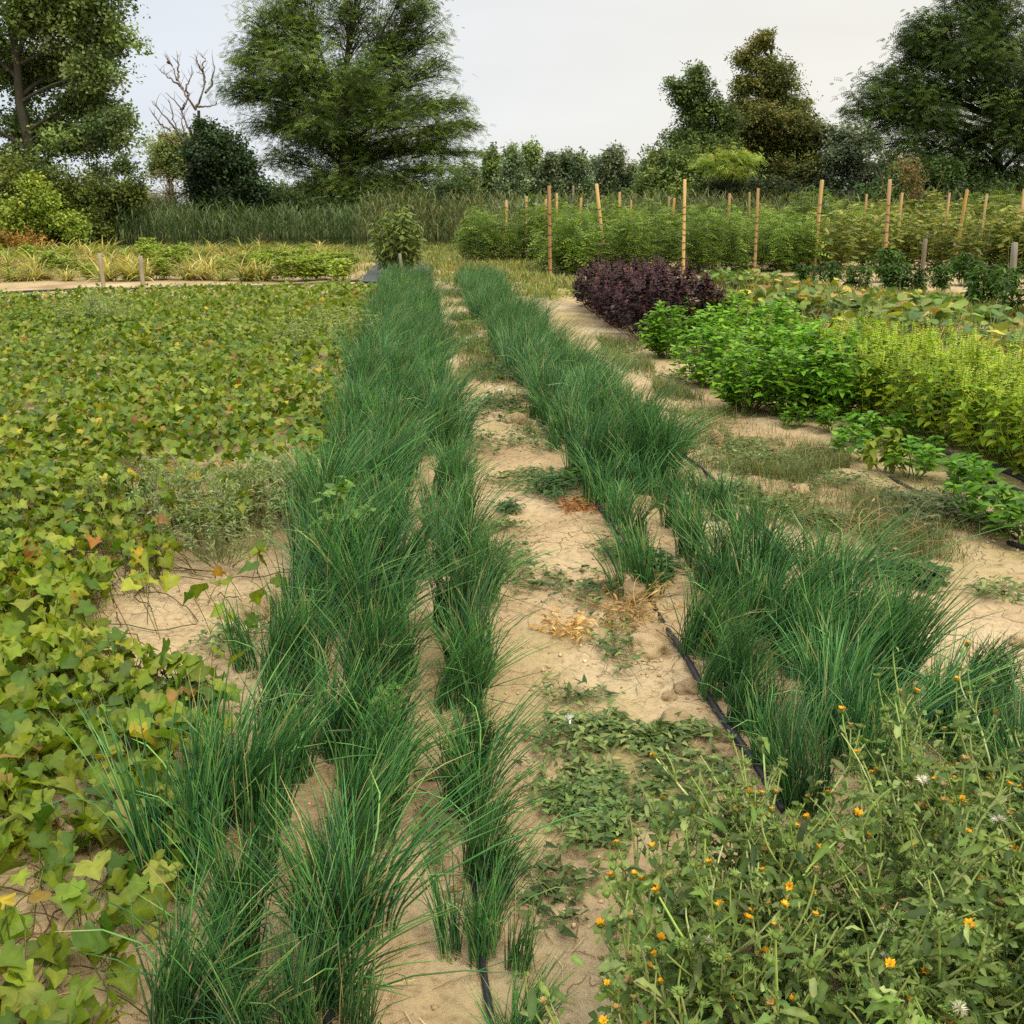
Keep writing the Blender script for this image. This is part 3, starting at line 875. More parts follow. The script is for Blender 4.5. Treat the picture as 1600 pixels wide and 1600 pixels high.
def line(p0, p1, n, s0, s1=None, jit=.28):
    (x0, y0), (x1, y1) = gp(*p0), gp(*p1)
    out = []
    for k in range(n):
        t = k / max(1, n - 1)
        out.append((x0 + (x1 - x0) * t + g.normal(0, jit), y0 + (y1 - y0) * t + g.normal(0, jit), (s0 + ((s1 or s0) - s0) * t) * g.uniform(.78, 1.16)))
    return out
row_tomato(line((845, 426), (1270, 424), 9, 1.0), 'green tomato plant in the front staked row', TO_, 'tomato plants in the front row')
row_tomato(line((1330, 420), (1720, 428), 8, 1.0), 'yellow green tomato plant in the right front row', TY_, 'tomato plants in the right front row')
row_tomato(line((770, 412), (1330, 404), 13, 1.05), 'green tomato plant in the second staked row', TO_, 'tomato plants in the second row')
row_tomato(line((1370, 402), (1740, 405), 9, 1.2), 'pale tomato plant in the right second row', TY_, 'tomato plants in the right second row')
row_tomato(line((760, 397), (1180, 389), 10, 1.0), 'tomato plant in the third staked row', TO_, 'tomato plants in the third row')
row_tomato(line((1240, 388), (1700, 390), 11, 1.25), 'tomato plant in the right rear row', TY_ + TO_, 'tomato plants in the right rear row')

def stake(px0, py0, px1, py1, label, group, wid=.038, col=A(214, 168, 96), ties=0, Y=None, name='wooden_stake'):
    """foot pixel, top pixel; the stake leans within its own plane"""
    x0, y0 = gp(px0, py0) if Y is None else (at(px0, py0, Y)[0], Y)
    z0 = Hs(x0, y0)
    x1, z1 = at(px1, py1, y0)
    L = math.hypot(x1 - x0, z1 - z0); an = math.atan2(x1 - x0, z1 - z0)
    r_ = thing(name, label, 'stake', (x0, y0, z0), 0, group, 1.0, (g.normal(0, .02), an, 0))
    mb = MB(); w = wid * 1.4 / 2; rz = g.uniform(-.4, .4)
    zz = [-.25, .3 * L, .7 * L, L - .012, L]
    V = []
    for kz, z in enumerate(zz):
        ww = w * (g.uniform(.94, 1.04) if kz < 4 else .8)
        for sx, sy in ((-1, -1), (1, -1), (1, 1), (-1, 1)):
            X, Y_ = sx * ww, sy * ww * .85
            V.append((X * math.cos(rz) - Y_ * math.sin(rz) + (0.004 * math.sin(z * 2 + rz * 9)), X * math.sin(rz) + Y_ * math.cos(rz), z))
    F_ = []
    for k in range(4):
        for s in range(4):
            t = (s + 1) % 4
            F_.append((k * 4 + s, k * 4 + t, k * 4 + 4 + t, k * 4 + 4 + s))
    F_.append((16, 17, 18, 19))
    cc = np.repeat(np.asarray(col)[None], 20, 0) * g.uniform(.85, 1.12, (20, 1))
    mb.add(np.array(V)[None], F_, cc[None])
    link('post', mb.mesh('post', M_WOOD), r_)
    for k in range(ties):
        tb = MB()
        a = np.linspace(0, 2 * math.pi, 13)
        rr = w * 1.32
        z = .22 + (L - .75) * k / max(1, ties - 1) + g.normal(0, .015)
        tb.tubes(np.stack([rr * np.cos(a), rr * np.sin(a), z + .012 * np.sin(a + k)], 1), np.full(13, .0065), 4, A(96, 72, 44))
        link('twine_tie', tb.mesh('twine_tie', M_DRY), r_)
    return r_
GF = 'tall stakes of the front tomato row'
stake(860, 436, 858, 290, 'brown weathered tall stake at the left end of the front row', GF, .04, A(180, 138, 88), 6)
stake(947, 424, 932, 287, 'tall yellow stake leaning left just behind the purple basil', GF, .045, A(228, 190, 122), 8)
stake(1068, 431, 1070, 280, 'tallest upright yellow stake, right of the purple basil', GF, .042, A(228, 190, 122), 9)
stake(1179, 433, 1185, 294, 'tall brownish stake with open soil at its foot', GF, .04, A(206, 168, 110), 8)
stake(1271, 424, 1284, 281, 'tall yellow stake leaning right behind the left pepper plants', GF, .045, A(226, 188, 120), 8)
stake(1381, 425, 1390, 280, 'tall tan stake leaning right behind the tallest pepper', GF, .045, A(212, 176, 122), 7)
stake(1588, 420, 1600, 296, 'tall stake at the right picture edge', GF, .042, A(212, 176, 114), 5)
GR = 'stakes of the rear tomato rows'
for px, top, Y, tilt, col, d in ((791, 313, 29, 0, A(206, 166, 106), 'short looking stake, leftmost of the rear rows'), (823, 307, 29, 0, A(206, 166, 106), 'stake second from the left in the rear rows'),
                                 (853, 311, 29, 0, A(196, 158, 100), 'stake half hidden behind the brown weathered stake'), (870, 302, 27, 0, A(214, 172, 104), 'yellow stake just right of the brown weathered stake'),
                                 (908, 309, 29, 0, A(210, 168, 100), 'thin rear stake left of the left leaning stake'), (968, 300, 28, 0, A(206, 164, 104), 'rear stake right of the left leaning stake'),
                                 (986, 313, 33, 0, A(200, 160, 104), 'short rear stake beside the taller one behind the purple basil'), (1045, 307, 33, 0, A(186, 160, 112), 'pale far stake left of the tallest yellow stake'),
                                 (1054, 309, 28, 4, A(210, 166, 98), 'rear stake touching the left side of the tallest yellow stake'), (1140, 302, 28, 0, A(196, 154, 96), 'rear stake left of a pair among climbing shoots'),
                                 (1171, 300, 28, -3, A(176, 164, 98), 'greenish rear stake wound with tomato shoots'), (1355, 303, 28, 0, A(200, 164, 108), 'rear stake left of the tall tan stake'),
                                 (1410, 301, 28, 0, A(200, 164, 108), 'rear stake right of the tall tan stake'), (1483, 301, 28, 0, A(206, 170, 120), 'pale rear stake left of three at right'),
                                 (1512, 296, 26, 4, A(212, 166, 88), 'orange rear stake, middle of three at right'), (1542, 303, 28, 0, A(206, 170, 124), 'pinkish rear stake, rightmost of three at right'),
                                 (896, 290, 40, 0, A(160, 150, 120), 'thin far grey stake above the rear rows')):
    xx, z_ = at(px, top, Y)
    x0 = xx - tilt * .012 * 2
    r_ = stake(proj(x0, Y, 0)[0], proj(x0, Y, 0)[1], px, top, d, GR, .042, col, 0, Y)
GL = 'low weathered stakes among the beds'
stake(163, 462, 156, 396, 'grey stake leaning left at the edge of the sweet potato plot', GL, .045, A(176, 164, 134))
stake(224, 448, 219, 400, 'short grey stake behind the main hose', GL, .045, A(178, 166, 136))
stake(630, 436, 624, 396, 'short pale stake in front of the young tree', GL, .045, A(170, 160, 136))
stake(1262, 420, 1262, 396, 'short grey stake left of the right leaning yellow stake', GL, .05, A(150, 140, 118))
stake(1439, 438, 1446, 373, 'grey brown stake standing among the pepper plants', GL, .05, A(150, 136, 112))
stake(1517, 422, 1535, 357, 'thin pale stake leaning far right behind the peppers', GL, .04, A(170, 166, 130))
stake(1547, 420, 1549, 376, 'thin upright grey stake right of the leaning one', GL, .035, A(166, 160, 136))
stake(1492, 410, 1491, 379, 'tiny grey stake left of the leaning one', GL, .035, A(160, 156, 136))
stake(1580, 458, 1586, 379, 'wide weathered grey stake near the right picture edge', GL, .06, A(158, 152, 136))
stake(405, 386, 405, 366, 'small far stake in front of the reeds', GL, .05, A(170, 150, 110))

# ------------------------------------------------------------------ reeds, grass
def reeds():
    g = np.random.default_rng(41)
    mb = MB()
    n = 6500
    x = g.uniform(-24, 26, n); y = g.uniform(34.5, 42, n)
    px, _ = proj(x, y, 0 * x)
    ht = (1.28 + .45 * vnoise(x, y, 3.0, 31)) * np.where(px > 560, 1.06, .82) * g.uniform(.8, 1.15, n)
    base = np.stack([x, y, H(x, y)], 1)
    az = g.uniform(0, 6.283, n)
    P = arcs(base, az, g.uniform(0, .1, n), g.uniform(.05, .4, n), ht, 4)
    P[..., 0] += .12 * P[..., 2] ** 2 * .3
    rg = px > 560
    c = np.where(rg[:, None], pick(g, [A(108, 116, 64), A(132, 130, 80), A(96, 108, 62), A(84, 98, 54)], n), pick(g, [A(88, 106, 58), A(106, 122, 72), A(74, 92, 52)], n))
    mb.tubes(P, np.array([.008, .007, .006, .003])[None], 3, c)
    m = 6
    t = g.uniform(.25, 1, (n, m)); f = t * 3; i0 = np.minimum(f.astype(int), 2); fr = (f - i0)[..., None]
    r_ = np.arange(n)[:, None]
    B = (P[r_, i0] * (1 - fr) + P[r_, i0 + 1] * fr).reshape(-1, 3)
    nn = n * m
    az = g.uniform(0, 6.283, nn)
    L = arcs(B, az, g.uniform(.25, .6, nn), g.uniform(.9, 2.2, nn), g.uniform(.25, .55, nn), 4)
    side = np.stack([-np.sin(az), np.cos(az), 0 * az], 1)
    mb.ribbons(L, np.array([.02, .028, .02, .003])[None], side, np.repeat(c, m, 0) * g.uniform(.75, 1.35, (nn, 1)))
    tag(link('reed_bed', mb.mesh('reed_bed', M_HERB)), 'tall band of green reeds growing across the field end', 'reeds', kind='stuff')
reeds()

def grass(name, polys, n, h0, h1, cols, w0, label, seed, ymax=60):
    g = np.random.default_rng(seed)
    mb = MB()
    X, Y = [], []
    for poly, share in polys:
        W = np.array([gp(*p) for p in poly])
        k = 0
        lo, hi = W.min(0), W.max(0)
        need = int(n * share)
        while k < need:
            q_ = g.uniform(lo, hi, (need * 2, 2))
            q_ = q_[inpoly(q_[:, 0], q_[:, 1], [tuple(p) for p in W])]
            q_ = q_[g.random(len(q_)) < np.clip(vnoise(q_[:, 0], q_[:, 1], .6, 51) * 2.2 - .55, 0.02, 1)]
            q_ = q_[:need - k]
            X.append(q_[:, 0]); Y.append(q_[:, 1]); k += len(q_)
    x = np.concatenate(X); y = np.concatenate(Y); n = len(x)
    az = g.uniform(0, 6.283, n)
    P = arcs(np.stack([x, y, H(x, y)], 1), az, g.uniform(0, .7, n), g.uniform(.5, 1.6, n), g.uniform(h0, h1, n), 4)
    W_ = np.array([1, .9, .6, .1])[None] * (w0 * np.clip(y / 8, .7, 3))[:, None]
    mb.ribbons(P, W_, np.stack([-np.sin(az), np.cos(az), 0 * az], 1), pick(g, cols, n, None, .18))
    tag(link(name, mb.mesh(name, M_HERB)), label, 'grass', kind='stuff')
GC = [A(120, 134, 62), A(98, 118, 52), A(146, 148, 76), A(170, 160, 92)]
grass('field_grass', [([(-150, 384), (-150, 374), (750, 374), (750, 384)], .16), ([(-100, 436), (-100, 388), (600, 388), (590, 436)], .4), ([(560, 386), (780, 384), (880, 440), (860, 470), (690, 445)], .45),
                      ([(1080, 440), (1250, 445), (1600, 480), (1700, 560), (1500, 545), (1330, 545), (1250, 540), (1100, 490)], .5), ([(850, 440), (1250, 440), (1250, 452), (880, 452)], .08)],
      34000, .06, .24, GC, .008, 'low patchy grass and weeds between the far beds', 52)
grass('path_grass', [([(705, 480), (740, 470), (830, 640), (850, 700), (770, 650), (735, 560)], .12), ([(690, 455), (735, 455), (800, 600), (720, 600)], .2), ([(1020, 600), (1150, 640), (1330, 730), (1250, 760), (1080, 740), (1040, 660)], .3),
                     ([(1330, 780), (1470, 770), (1590, 840), (1520, 880), (1400, 880), (1340, 850)], .35), ([(930, 530), (1010, 540), (1030, 600), (980, 590)], .08), ([(1120, 740), (1330, 760), (1330, 860), (1200, 830)], .07)],
      19000, .04, .15, [A(104, 120, 62), A(128, 138, 74), A(84, 104, 52), A(160, 150, 92)], .004, 'thin grey green grass creeping over the dry path', 53)

# ------------------------------------------------------------------ ground weeds
def weed_mesh(seed, n, rx, ry, cols, leaf=.028, tall=.05, stems=20, stemcol=A(110, 118, 66), tpl=AR, clump=.5):
    g = np.random.default_rng(seed)
    lm, sm = MB(), MB()
    az = g.uniform(0, 6.283, stems)
    K = 8
    L = g.uniform(.5, 1.1, stems)
    th = az[:, None] + np.cumsum(g.normal(0, .22, (stems, K)), 1)
    step = L[:, None] / (K - 1)
    X = np.cumsum(np.cos(th) * step, 1) * rx; Y = np.cumsum(np.sin(th) * step, 1) * ry
    Z = .008 + g.random((stems, K)) * tall * .5
    P = np.stack([X, Y, Z], -1)
    sm.tubes(P, np.full(K, .0012), 3, pick(g, [stemcol], stems))
    k = int(n * clump)
    si = g.integers(0, stems, k); f = g.random(k) * (K - 1); i0 = np.minimum(f.astype(int), K - 2); fr = (f - i0)[:, None]
    A1 = P[si, i0] * (1 - fr) + P[si, i0 + 1] * fr
    A1[:, :2] += g.normal(0, .015, (k, 2))
    m = n - k
    a = g.uniform(0, 6.283, m); q_ = np.sqrt(g.random(m)) * g.uniform(.6, 1, m)
    A2 = np.stack([rx * q_ * np.cos(a), ry * q_ * np.sin(a), tall * g.random(m) * (1.1 - q_)], 1)
    keep = vnoise(A2[:, 0] + seed, A2[:, 1], .09, 61) > .36
    B = np.concatenate([A1, A2[keep]]); nn = len(B)
    B[:, 2] += .008
    D = rnd_dirs(g, nn, .2)
    Zh = np.stack([g.normal(0, .4, nn), g.normal(0, .4, nn), np.ones(nn)], 1)
    kk = g.integers(0, len(tpl), nn); S = leaf * g.uniform(.6, 1.3, nn); C = pick(g, cols, nn, None, .15)
    for j, T in enumerate(tpl):
        s_ = kk == j
        put(lm, T, B[s_], D[s_], Zh[s_], S[s_], C[s_], (1.12, 1.1, 1.05))
    return [('stem', sm.mesh('stem', M_STEM)), ('foliage', lm.mesh('foliage', M_HERB))]
def flower_mesh():
    mb = MB()
    a = np.arange(10) * 2 * math.pi / 10
    rings = []
    for r_, z in ((.002, 0), (.004, .012), (.009, .02), (.016, .024)):
        rings.append(np.stack([r_ * np.cos(a), r_ * np.sin(a), np.full(10, z)], 1))
    V = np.concatenate(rings)
    F_ = [(k * 10 + s, k * 10 + (s + 1) % 10, k * 10 + 10 + (s + 1) % 10, k * 10 + 10 + s) for k in range(3) for s in range(10)]
    mb.add(V[None], F_, A(232, 228, 226, 1.0))
    return mb.mesh('flower', M_PETAL, True)
BF = flower_mesh()
WC = [A(98, 122, 62), A(118, 140, 72), A(82, 106, 54), A(142, 156, 90)]
WG = [A(116, 142, 58), A(96, 126, 50), A(138, 156, 70)]
WD = [A(72, 108, 46), A(92, 128, 56), A(58, 90, 42)]
g = np.random.default_rng(63)
def weed(px, py, rpx, rpy, n, cols, label, flowers=0, leaf=.028, tall=.05, name='bindweed_mat', cat='weed', tpl=AR, stems=20):
    x, y = gp(px, py)
    rx_ = abs(gp(px + rpx, py)[0] - x)
    ry_ = abs(gp(px, py - rpy)[1] - gp(px, py + rpy)[1]) / 2
    r_ = spawn(name, weed_mesh(int(px * 7 + py), int(n * 1.5), rx_, ry_, cols, leaf * 1.15, tall, stems, tpl=tpl), label, cat, (x, y, Hs(x, y)), 0, 'weeds on the dirt paths')
    for k in range(flowers):
        a = g.uniform(0, 6.28); q_ = g.uniform(.2, .8)
        link('flower', BF, r_, (rx_ * q_ * math.cos(a), ry_ * q_ * math.sin(a), tall + .012), 0, 1.0, (g.normal(-.3, .3), g.normal(0, .4), 0))
weed(1000, 1150, 150, 35, 620, WC, 'grey green bindweed mat with one white flower', 1)
weed(960, 1255, 140, 75, 1150, WC, 'dense bindweed mat on the path in front of the marigolds', 0, .026)
weed(1090, 1215, 110, 60, 160, WC, 'sparse bindweed sprigs between mat and drip hose')
weed(870, 1170, 70, 60, 70, WC, 'few bindweed leaves against the third chive row')
weed(850, 1380, 80, 60, 130, WC, 'thin bindweed runners under the front chive clump')
weed(900, 920, 110, 35, 260, WC, 'loose bindweed strand crossing the path above the dry patch')
weed(800, 885, 60, 40, 190, WC, 'bindweed creeping out of the third chive row')
weed(955, 1010, 50, 60, 90, WC, 'tiny bluish bindweed sprig in the middle of the path')
weed(790, 830, 55, 14, 190, WC, 'small round bindweed patch on the path', 0, .02)
weed(795, 800, 25, 14, 130, WD, 'small tuft of green grass on the path', 0, .03, .05, 'grass_tuft', 'grass tuft', LN)
weed(840, 755, 85, 22, 520, WC, 'bindweed mat reaching across the path to the drip hose', 0, .024)
weed(895, 770, 70, 26, 420, WD, 'lush grassy weed at the foot of the right chives', 0, .05, .12, 'grass_tuft', 'grass tuft', LN)
weed(835, 690, 70, 25, 420, WC, 'weed mat beside the round clod', 0, .024)
weed(775, 640, 60, 26, 560, WD, 'green weed mat with white flowers behind the round clod', 5, .03, .08)
weed(785, 585, 55, 18, 620, WD, 'dark leafy weed mound in the middle of the far path', 0, .04, .12)
weed(750, 545, 50, 16, 520, WG, 'light weed patch with white flowers along the far path', 5, .035, .08)
weed(745, 505, 40, 22, 560, WG, 'pale green weed patch farther up the path', 0, .04, .1)
weed(730, 455, 38, 12, 520, [A(92, 116, 70), A(118, 138, 88), A(70, 96, 56)], 'grey green weed clump closing the far path end', 0, .06, .25)
weed(805, 655, 16, 9, 30, WG, 'single broad leafed seedling behind the round clod', 0, .07, .09, 'seedling', 'seedling', LN, 5)
weed(1100, 650, 90, 22, 620, [A(150, 160, 72), A(130, 146, 62), A(160, 164, 90)], 'yellow green creeping weed at the right chive edge', 0, .022)
weed(1190, 730, 120, 34, 1300, WC, 'broad grey green weed mat between chives and basil', 0, .026, .09)
weed(1270, 715, 60, 16, 320, WG, 'bright green weed spot beside the dry stalk bundle', 0, .024, .06)
weed(1120, 690, 50, 16, 200, [A(150, 96, 60), A(170, 120, 76)], 'reddish dried weed patch by the right chives', 0, .022, .04)
weed(1460, 815, 120, 42, 1700, [A(98, 112, 72), A(116, 126, 84), A(80, 96, 58)], 'large grey green weed mound under the small basil plants', 0, .026, .16)
weed(1370, 690, 60, 20, 420, WC, 'weed fringe along the hose below the green basil', 0, .03, .08)
weed(1420, 905, 80, 24, 520, WD, 'dark creeping weed at the right edge of the chives', 0, .036, .06)
weed(1385, 955, 70, 20, 120, WC, 'sparse weed sprigs on the right dirt path')
weed(1020, 890, 40, 26, 300, WD, 'small weed tuft beside the drip hose gap', 0, .04, .08, 'grass_tuft', 'grass tuft', LN)
weed(1140, 780, 60, 18, 360, WC, 'weed clump between the short chives', 0, .03, .08)
weed(960, 865, 50, 22, 180, WC, 'weed sprigs left of the drip hose', 0, .024)
weed(270, 1100, 90, 30, 160, WC, 'grey weed sprigs under the sweet potato edge')
weed(360, 1010, 60, 30, 110, WC, 'few weed sprigs on the bare soil left of the chives', 1)
weed(640, 880, 60, 40, 150, WC, 'bindweed twined between the left chive rows')
weed(900, 1090, 70, 30, 60, WC, 'sparse bindweed sprigs on the open soil of the path')
weed(1110, 905, 40, 30, 200, WC, 'weeds filling the break in the right chive row')
weed(1220, 800, 70, 24, 520, WC, 'weed mat behind the short chives')
weed(1290, 830, 60, 20, 420, [A(130, 142, 76), A(112, 126, 64)], 'pale weed patch above the dense right chives', 0, .024, .08)
weed(1060, 590, 40, 14, 260, WG, 'weeds at the edge of the bare strip by the green basil', 0, .03, .08)
weed(1130, 700, 110, 30, 900, WC, 'wide weed mat under the yellow green creeper', 0, .026, .07)
weed(1300, 760, 90, 22, 320, WC, 'thin weed cover on the right dirt path', 0, .024, .05)
weed(690, 1290, 50, 60, 60, WC, 'few bindweed leaves between second and third chive rows')
weed(745, 700, 60, 22, 240, WC, 'weeds hugging the third chive row at its gap', 0, .03, .09)
weed(1560, 930, 60, 20, 90, WC, 'scattered weed sprigs below the short hose end')
weed(960, 560, 50, 14, 260, WG, 'weeds along the inner edge of the right chives far off', 0, .03, .08)
weed(30, 485, 90, 16, 900, WD, 'dark green weed strip at the far corner of the sweet potatoes', 0, .06, .14)
weed(880, 462, 60, 10, 500, [A(160, 160, 66), A(140, 146, 60)], 'yellow green low weed in front of the first tall stake', 0, .05, .08)

# taller weeds standing in the crops
def stalks(seed, n, h, spread, cols, leaf, nl=9, tpl=LN, heads=None):
    return herb(seed, spread, h, n, nl, tpl, leaf, cols, None, M_HERB, .5, -.1, 4, A(124, 140, 76), .25, .0022, .3, None, .15)[0]
WT = [stalks(400 + k, 46, .34, .34, [A(150, 166, 96), A(168, 180, 116), A(126, 146, 80)], .036, 9, LN) for k in range(3)]
for px, py, s_, d in ((300, 830, 1.0, 'airy grey green weed bush standing in the sweet potatoes, left one'), (390, 820, 1.05, 'airy grey green weed bush in the sweet potatoes, right one'), (345, 870, .9, 'low airy weed bush at the bare soil edge'),
                      (240, 800, .85, 'thin weed at the left side of the airy weeds'), (540, 545, 1.3, 'wispy weed beside the far left chives'), (160, 520, 1.5, 'tall wispy weed in the far sweet potatoes'), (470, 560, 1.1, 'low wispy weed left of the far chives'),
                      (440, 800, .9, 'airy weed leaning on the left chives')):
    x, y = gp(px, py)
    spawn('weed_bush', WT[g.integers(3)], d, 'weed', (x, y, Hs(x, y)), g.uniform(0, 6), 'airy weeds in the sweet potatoes', s_)
NT = [herb(410 + k, .09, .42, 4, 8, OV, .06, [A(104, 142, 58), A(90, 128, 54), A(122, 156, 70)], None, M_HERB, .2, -.2, 5, A(128, 156, 74), .25, .003, .1)[0] for k in range(2)]
for px, py, s_, d in ((515, 905, 1.15, 'tall leafy weed between the left chive rows'), (580, 930, .95, 'shorter leafy weed right of the tall one in the chives'), (490, 770, .8, 'pale leafy weed at the gap in the outer chive row'), (620, 1180, .6, 'yellowing leafy weed low between chive rows')):
    x, y = gp(px, py)
    spawn('weed_stalk', NT[g.integers(2)], d, 'weed', (x, y, Hs(x, y)), g.uniform(0, 6), 'leafy weeds in the left chives', s_)

# dry plants and straw
def straw_mesh(seed, n, Rr, col, leaves=0, L0=.1, L1=.3, flat=1.35):
    g = np.random.default_rng(seed)
    mb = MB()
    a = g.uniform(0, 6.283, n); q_ = Rr * np.sqrt(g.random(n)) * .6
    P = arcs(np.stack([q_ * np.cos(a), q_ * np.sin(a), np.full(n, .006)], 1), g.uniform(0, 6.283, n), g.uniform(.6, flat, n), g.uniform(1.2, 2.0, n), g.uniform(L0, L1, n), 6, 1.0, g)
    P[..., 2] = np.maximum(P[..., 2], .004)
    mb.tubes(P, np.array([1, 1, .9, .8, .7, .5])[None] * g.uniform(.0009, .0022, (n, 1)), 3, pick(g, col, n))
    if leaves:
        si = g.integers(0, n, leaves); B = P[si, g.integers(2, 6, leaves)] + g.normal(0, .012, (leaves, 3))
        B[:, 2] = np.abs(B[:, 2]) + .004
        put(mb, LN[1], B, rnd_dirs(g, leaves, 0), rnd_dirs(g, leaves, .5), g.uniform(.015, .035, leaves), pick(g, col, leaves, None, .2))
    return mb.mesh('straw', M_DRY)
ST = [A(216, 178, 106), A(198, 156, 88), A(226, 194, 130)]
for px, py, n, Rr, lv, L0, L1, cols, d in ((985, 965, 60, .16, 260, .06, .26, ST, 'golden dried weed lying beside the drip hose'), (880, 985, 30, .12, 260, .03, .1, ST, 'crumpled tan dead leaves on the path left of the golden weed'),
                                           (905, 800, 40, .14, 200, .03, .1, [A(170, 110, 62), A(190, 134, 80)], 'rust coloured dried litter at the hose end'), (1225, 716, 26, .12, 0, .2, .42, [A(206, 172, 122), A(190, 152, 108)], 'bundle of pulled dry stalks by the basil'),
                                           (1330, 870, 44, .28, 30, .2, .5, [A(196, 176, 112), A(176, 164, 98), A(206, 186, 130)], 'tangle of pale dry stems on the right path'), (1440, 1010, 6, .2, 0, .3, .6, [A(196, 150, 106)], 'few long dry stalks lying on the right path'),
                                           (1000, 930, 26, .1, 90, .05, .16, ST, 'tuft of straw on the clods by the hose'), (1420, 850, 18, .22, 0, .2, .5, [A(186, 150, 110)], 'thin brown stems trailing to the hose end'), (735, 1420, 14, .06, 30, .04, .14, [A(186, 150, 92)], 'dry debris at the foot of the front chive clump')):
    x, y = gp(px, py)
    tag(link('dry_weed', straw_mesh(int(px + py), n, Rr, cols, lv, L0, L1), None, (x, y, Hs(x, y))), d, 'dry weed')
x, y = gp(750, 420)
tag(link('dry_weed', straw_mesh(991, 260, 1.5, [A(206, 166, 92), A(190, 140, 84), A(216, 186, 120)], 500, .15, .4), None, (x, y, 0), 0, (1.0, 2.0, 1.2)), 'orange straw spread at the far path end beside the young tree', 'dry weed')
# loose litter and crumbs over the soil
def crumbs():
    g = np.random.default_rng(71)
    mb = MB()
    n = 20000
    x = g.uniform(-2.6, 3.4, n); y = 1.2 + 8 * g.random(n) ** 1.6
    keep = vnoise(x, y, .35, 71) * .7 + vnoise(x, y, .1, 72) * .3 > .47
    x, y = x[keep], y[keep]; n = len(x)
    oc = np.array([(1, 0, 0), (-1, 0, 0), (0, 1, 0), (0, -1, 0), (0, 0, 1), (0, 0, -.6), (.65, .65, .4), (-.65, .6, .4), (.6, -.65, .4), (-.6, -.6, .45)], float)
    V = oc[None] * g.uniform(.7, 1.3, (n, 10, 1)) * g.uniform(.7, 1.3, (n, 1, 3))
    S = .0022 + .0065 * g.random(n) ** 4
    V = V * S[:, None, None] + np.stack([x, y, H(x, y) + S * .25], 1)[:, None]
    F_ = [(4, 6, 7), (4, 7, 9), (4, 9, 8), (4, 8, 6), (0, 6, 8), (1, 9, 7), (2, 7, 6), (3, 8, 9), (0, 2, 6), (2, 1, 7), (1, 3, 9), (3, 0, 8), (0, 5, 2), (2, 5, 1), (1, 5, 3), (3, 5, 0)]
    mb.add(V, F_, pick(g, [A(200, 172, 126), A(184, 154, 110), A(214, 188, 144)], n))
    tag(link('soil_crumbs', mb.mesh('soil_crumbs', M_CLOD)), 'small crumbs of dry soil scattered over the paths', 'soil', kind='stuff')
    mb = MB()
    n = 4500
    x = g.uniform(-2.0, 3.2, n); y = 1.3 + 7 * g.random(n) ** 1.5
    az = g.uniform(0, 6.283, n)
    P = arcs(np.stack([x, y, H(x, y) + .005], 1), az, np.full(n, 1.5), np.full(n, 1.6), g.uniform(.015, .09, n), 3, 1.0, g)
    P[..., 2] = H(P[..., 0], P[..., 1]) + .005
    mb.ribbons(P, np.array([.002, .0024, .001])[None], np.stack([-np.sin(az), np.cos(az), 0 * az], 1), pick(g, [A(206, 176, 118), A(150, 114, 74), A(120, 100, 60), A(222, 200, 150)], n))
    tag(link('straw_litter', mb.mesh('straw_litter', M_DRY)), 'bits of straw and dead leaf lying on the soil', 'litter', kind='stuff')
crumbs()
def clod_mesh(seed):
    g = np.random.default_rng(seed)
    import bmesh
    bm = bmesh.new()
    bmesh.ops.create_icosphere(bm, subdivisions=4, radius=1)
    ph = g.uniform(0, 6, 9)
    for v in bm.verts:
        c = v.co
        n = .16 * math.sin(2.3 * c.x + ph[0]) * math.sin(2.1 * c.y + ph[1]) + .12 * math.sin(4.1 * c.y + ph[2] + c.z * 3) + .07 * math.sin(7.3 * c.x + ph[3]) * math.sin(6.7 * c.z + ph[4]) + .04 * math.sin(13 * c.y + ph[5]) * math.sin(12 * c.x + ph[6])
        v.co = c * (1 + n)
        v.co.z *= .66
    V = np.array([v.co[:] for v in bm.verts]); F_ = [tuple(v.index for v in f.verts) for f in bm.faces]
    bm.free()
    mb = MB(); mb.add(V[None], F_, A(212, 184, 138))
    return mb.mesh('soil_clod', M_CLOD, True)
CL = [clod_mesh(k) for k in range(5)]
for px, py, w, d in ((804, 662, 32, 'round reddish clod standing on the path'), (1055, 1130, 52, 'smooth round clod beside the drip hose'), (1010, 1010, 60, 'large broken clod under the golden dry weed'), (990, 925, 60, 'big clod left of the drip hose at the straw tuft'),
                     (945, 915, 40, 'clod nearest the weeds by the straw tuft'), (672, 1195, 44, 'pale clod between the second and third chive rows'), (660, 1160, 26, 'small clod above the pale one in the chives'), (1075, 1075, 40, 'crumbly clod just left of the hose'),
                     (1110, 1085, 26, 'small clod touching the hose'), (1045, 1085, 24, 'small clod in the crumbly group'), (1250, 775, 30, 'flat pale clod on the right path'), (1130, 1180, 34, 'clod half buried left of the hose bend'),
                     (1165, 1240, 46, 'clod beside the hose above the marigolds'), (150, 1590, 34, 'pale clod at the bottom among sweet potato leaves'), (395, 955, 60, 'broad low clod beside the outer chive row'), (110, 1000, 30, 'clod at the edge of the bare soil on the left'),
                     (1190, 775, 24, 'small clod near the short chives'), (880, 1240, 30, 'clod sunk in the dense bindweed'), (845, 1545, 40, 'clod at the bottom beside the chives'), (1290, 790, 22, 'tiny clod right of the flat pale one'),
                     (945, 1440, 34, 'clod under the left marigold stems'), (1590, 1010, 30, 'clod on the right path at the picture edge')):
    x, y = gp(px, py)
    s_ = abs(gp(px + w / 2, py)[0] - x)
    o = link('soil_clod', CL[g.integers(5)], None, (x, y, Hs(x, y) + s_ * .2), g.uniform(0, 6), s_)
    tag(o, d, 'soil clod', 'clods of dry soil')

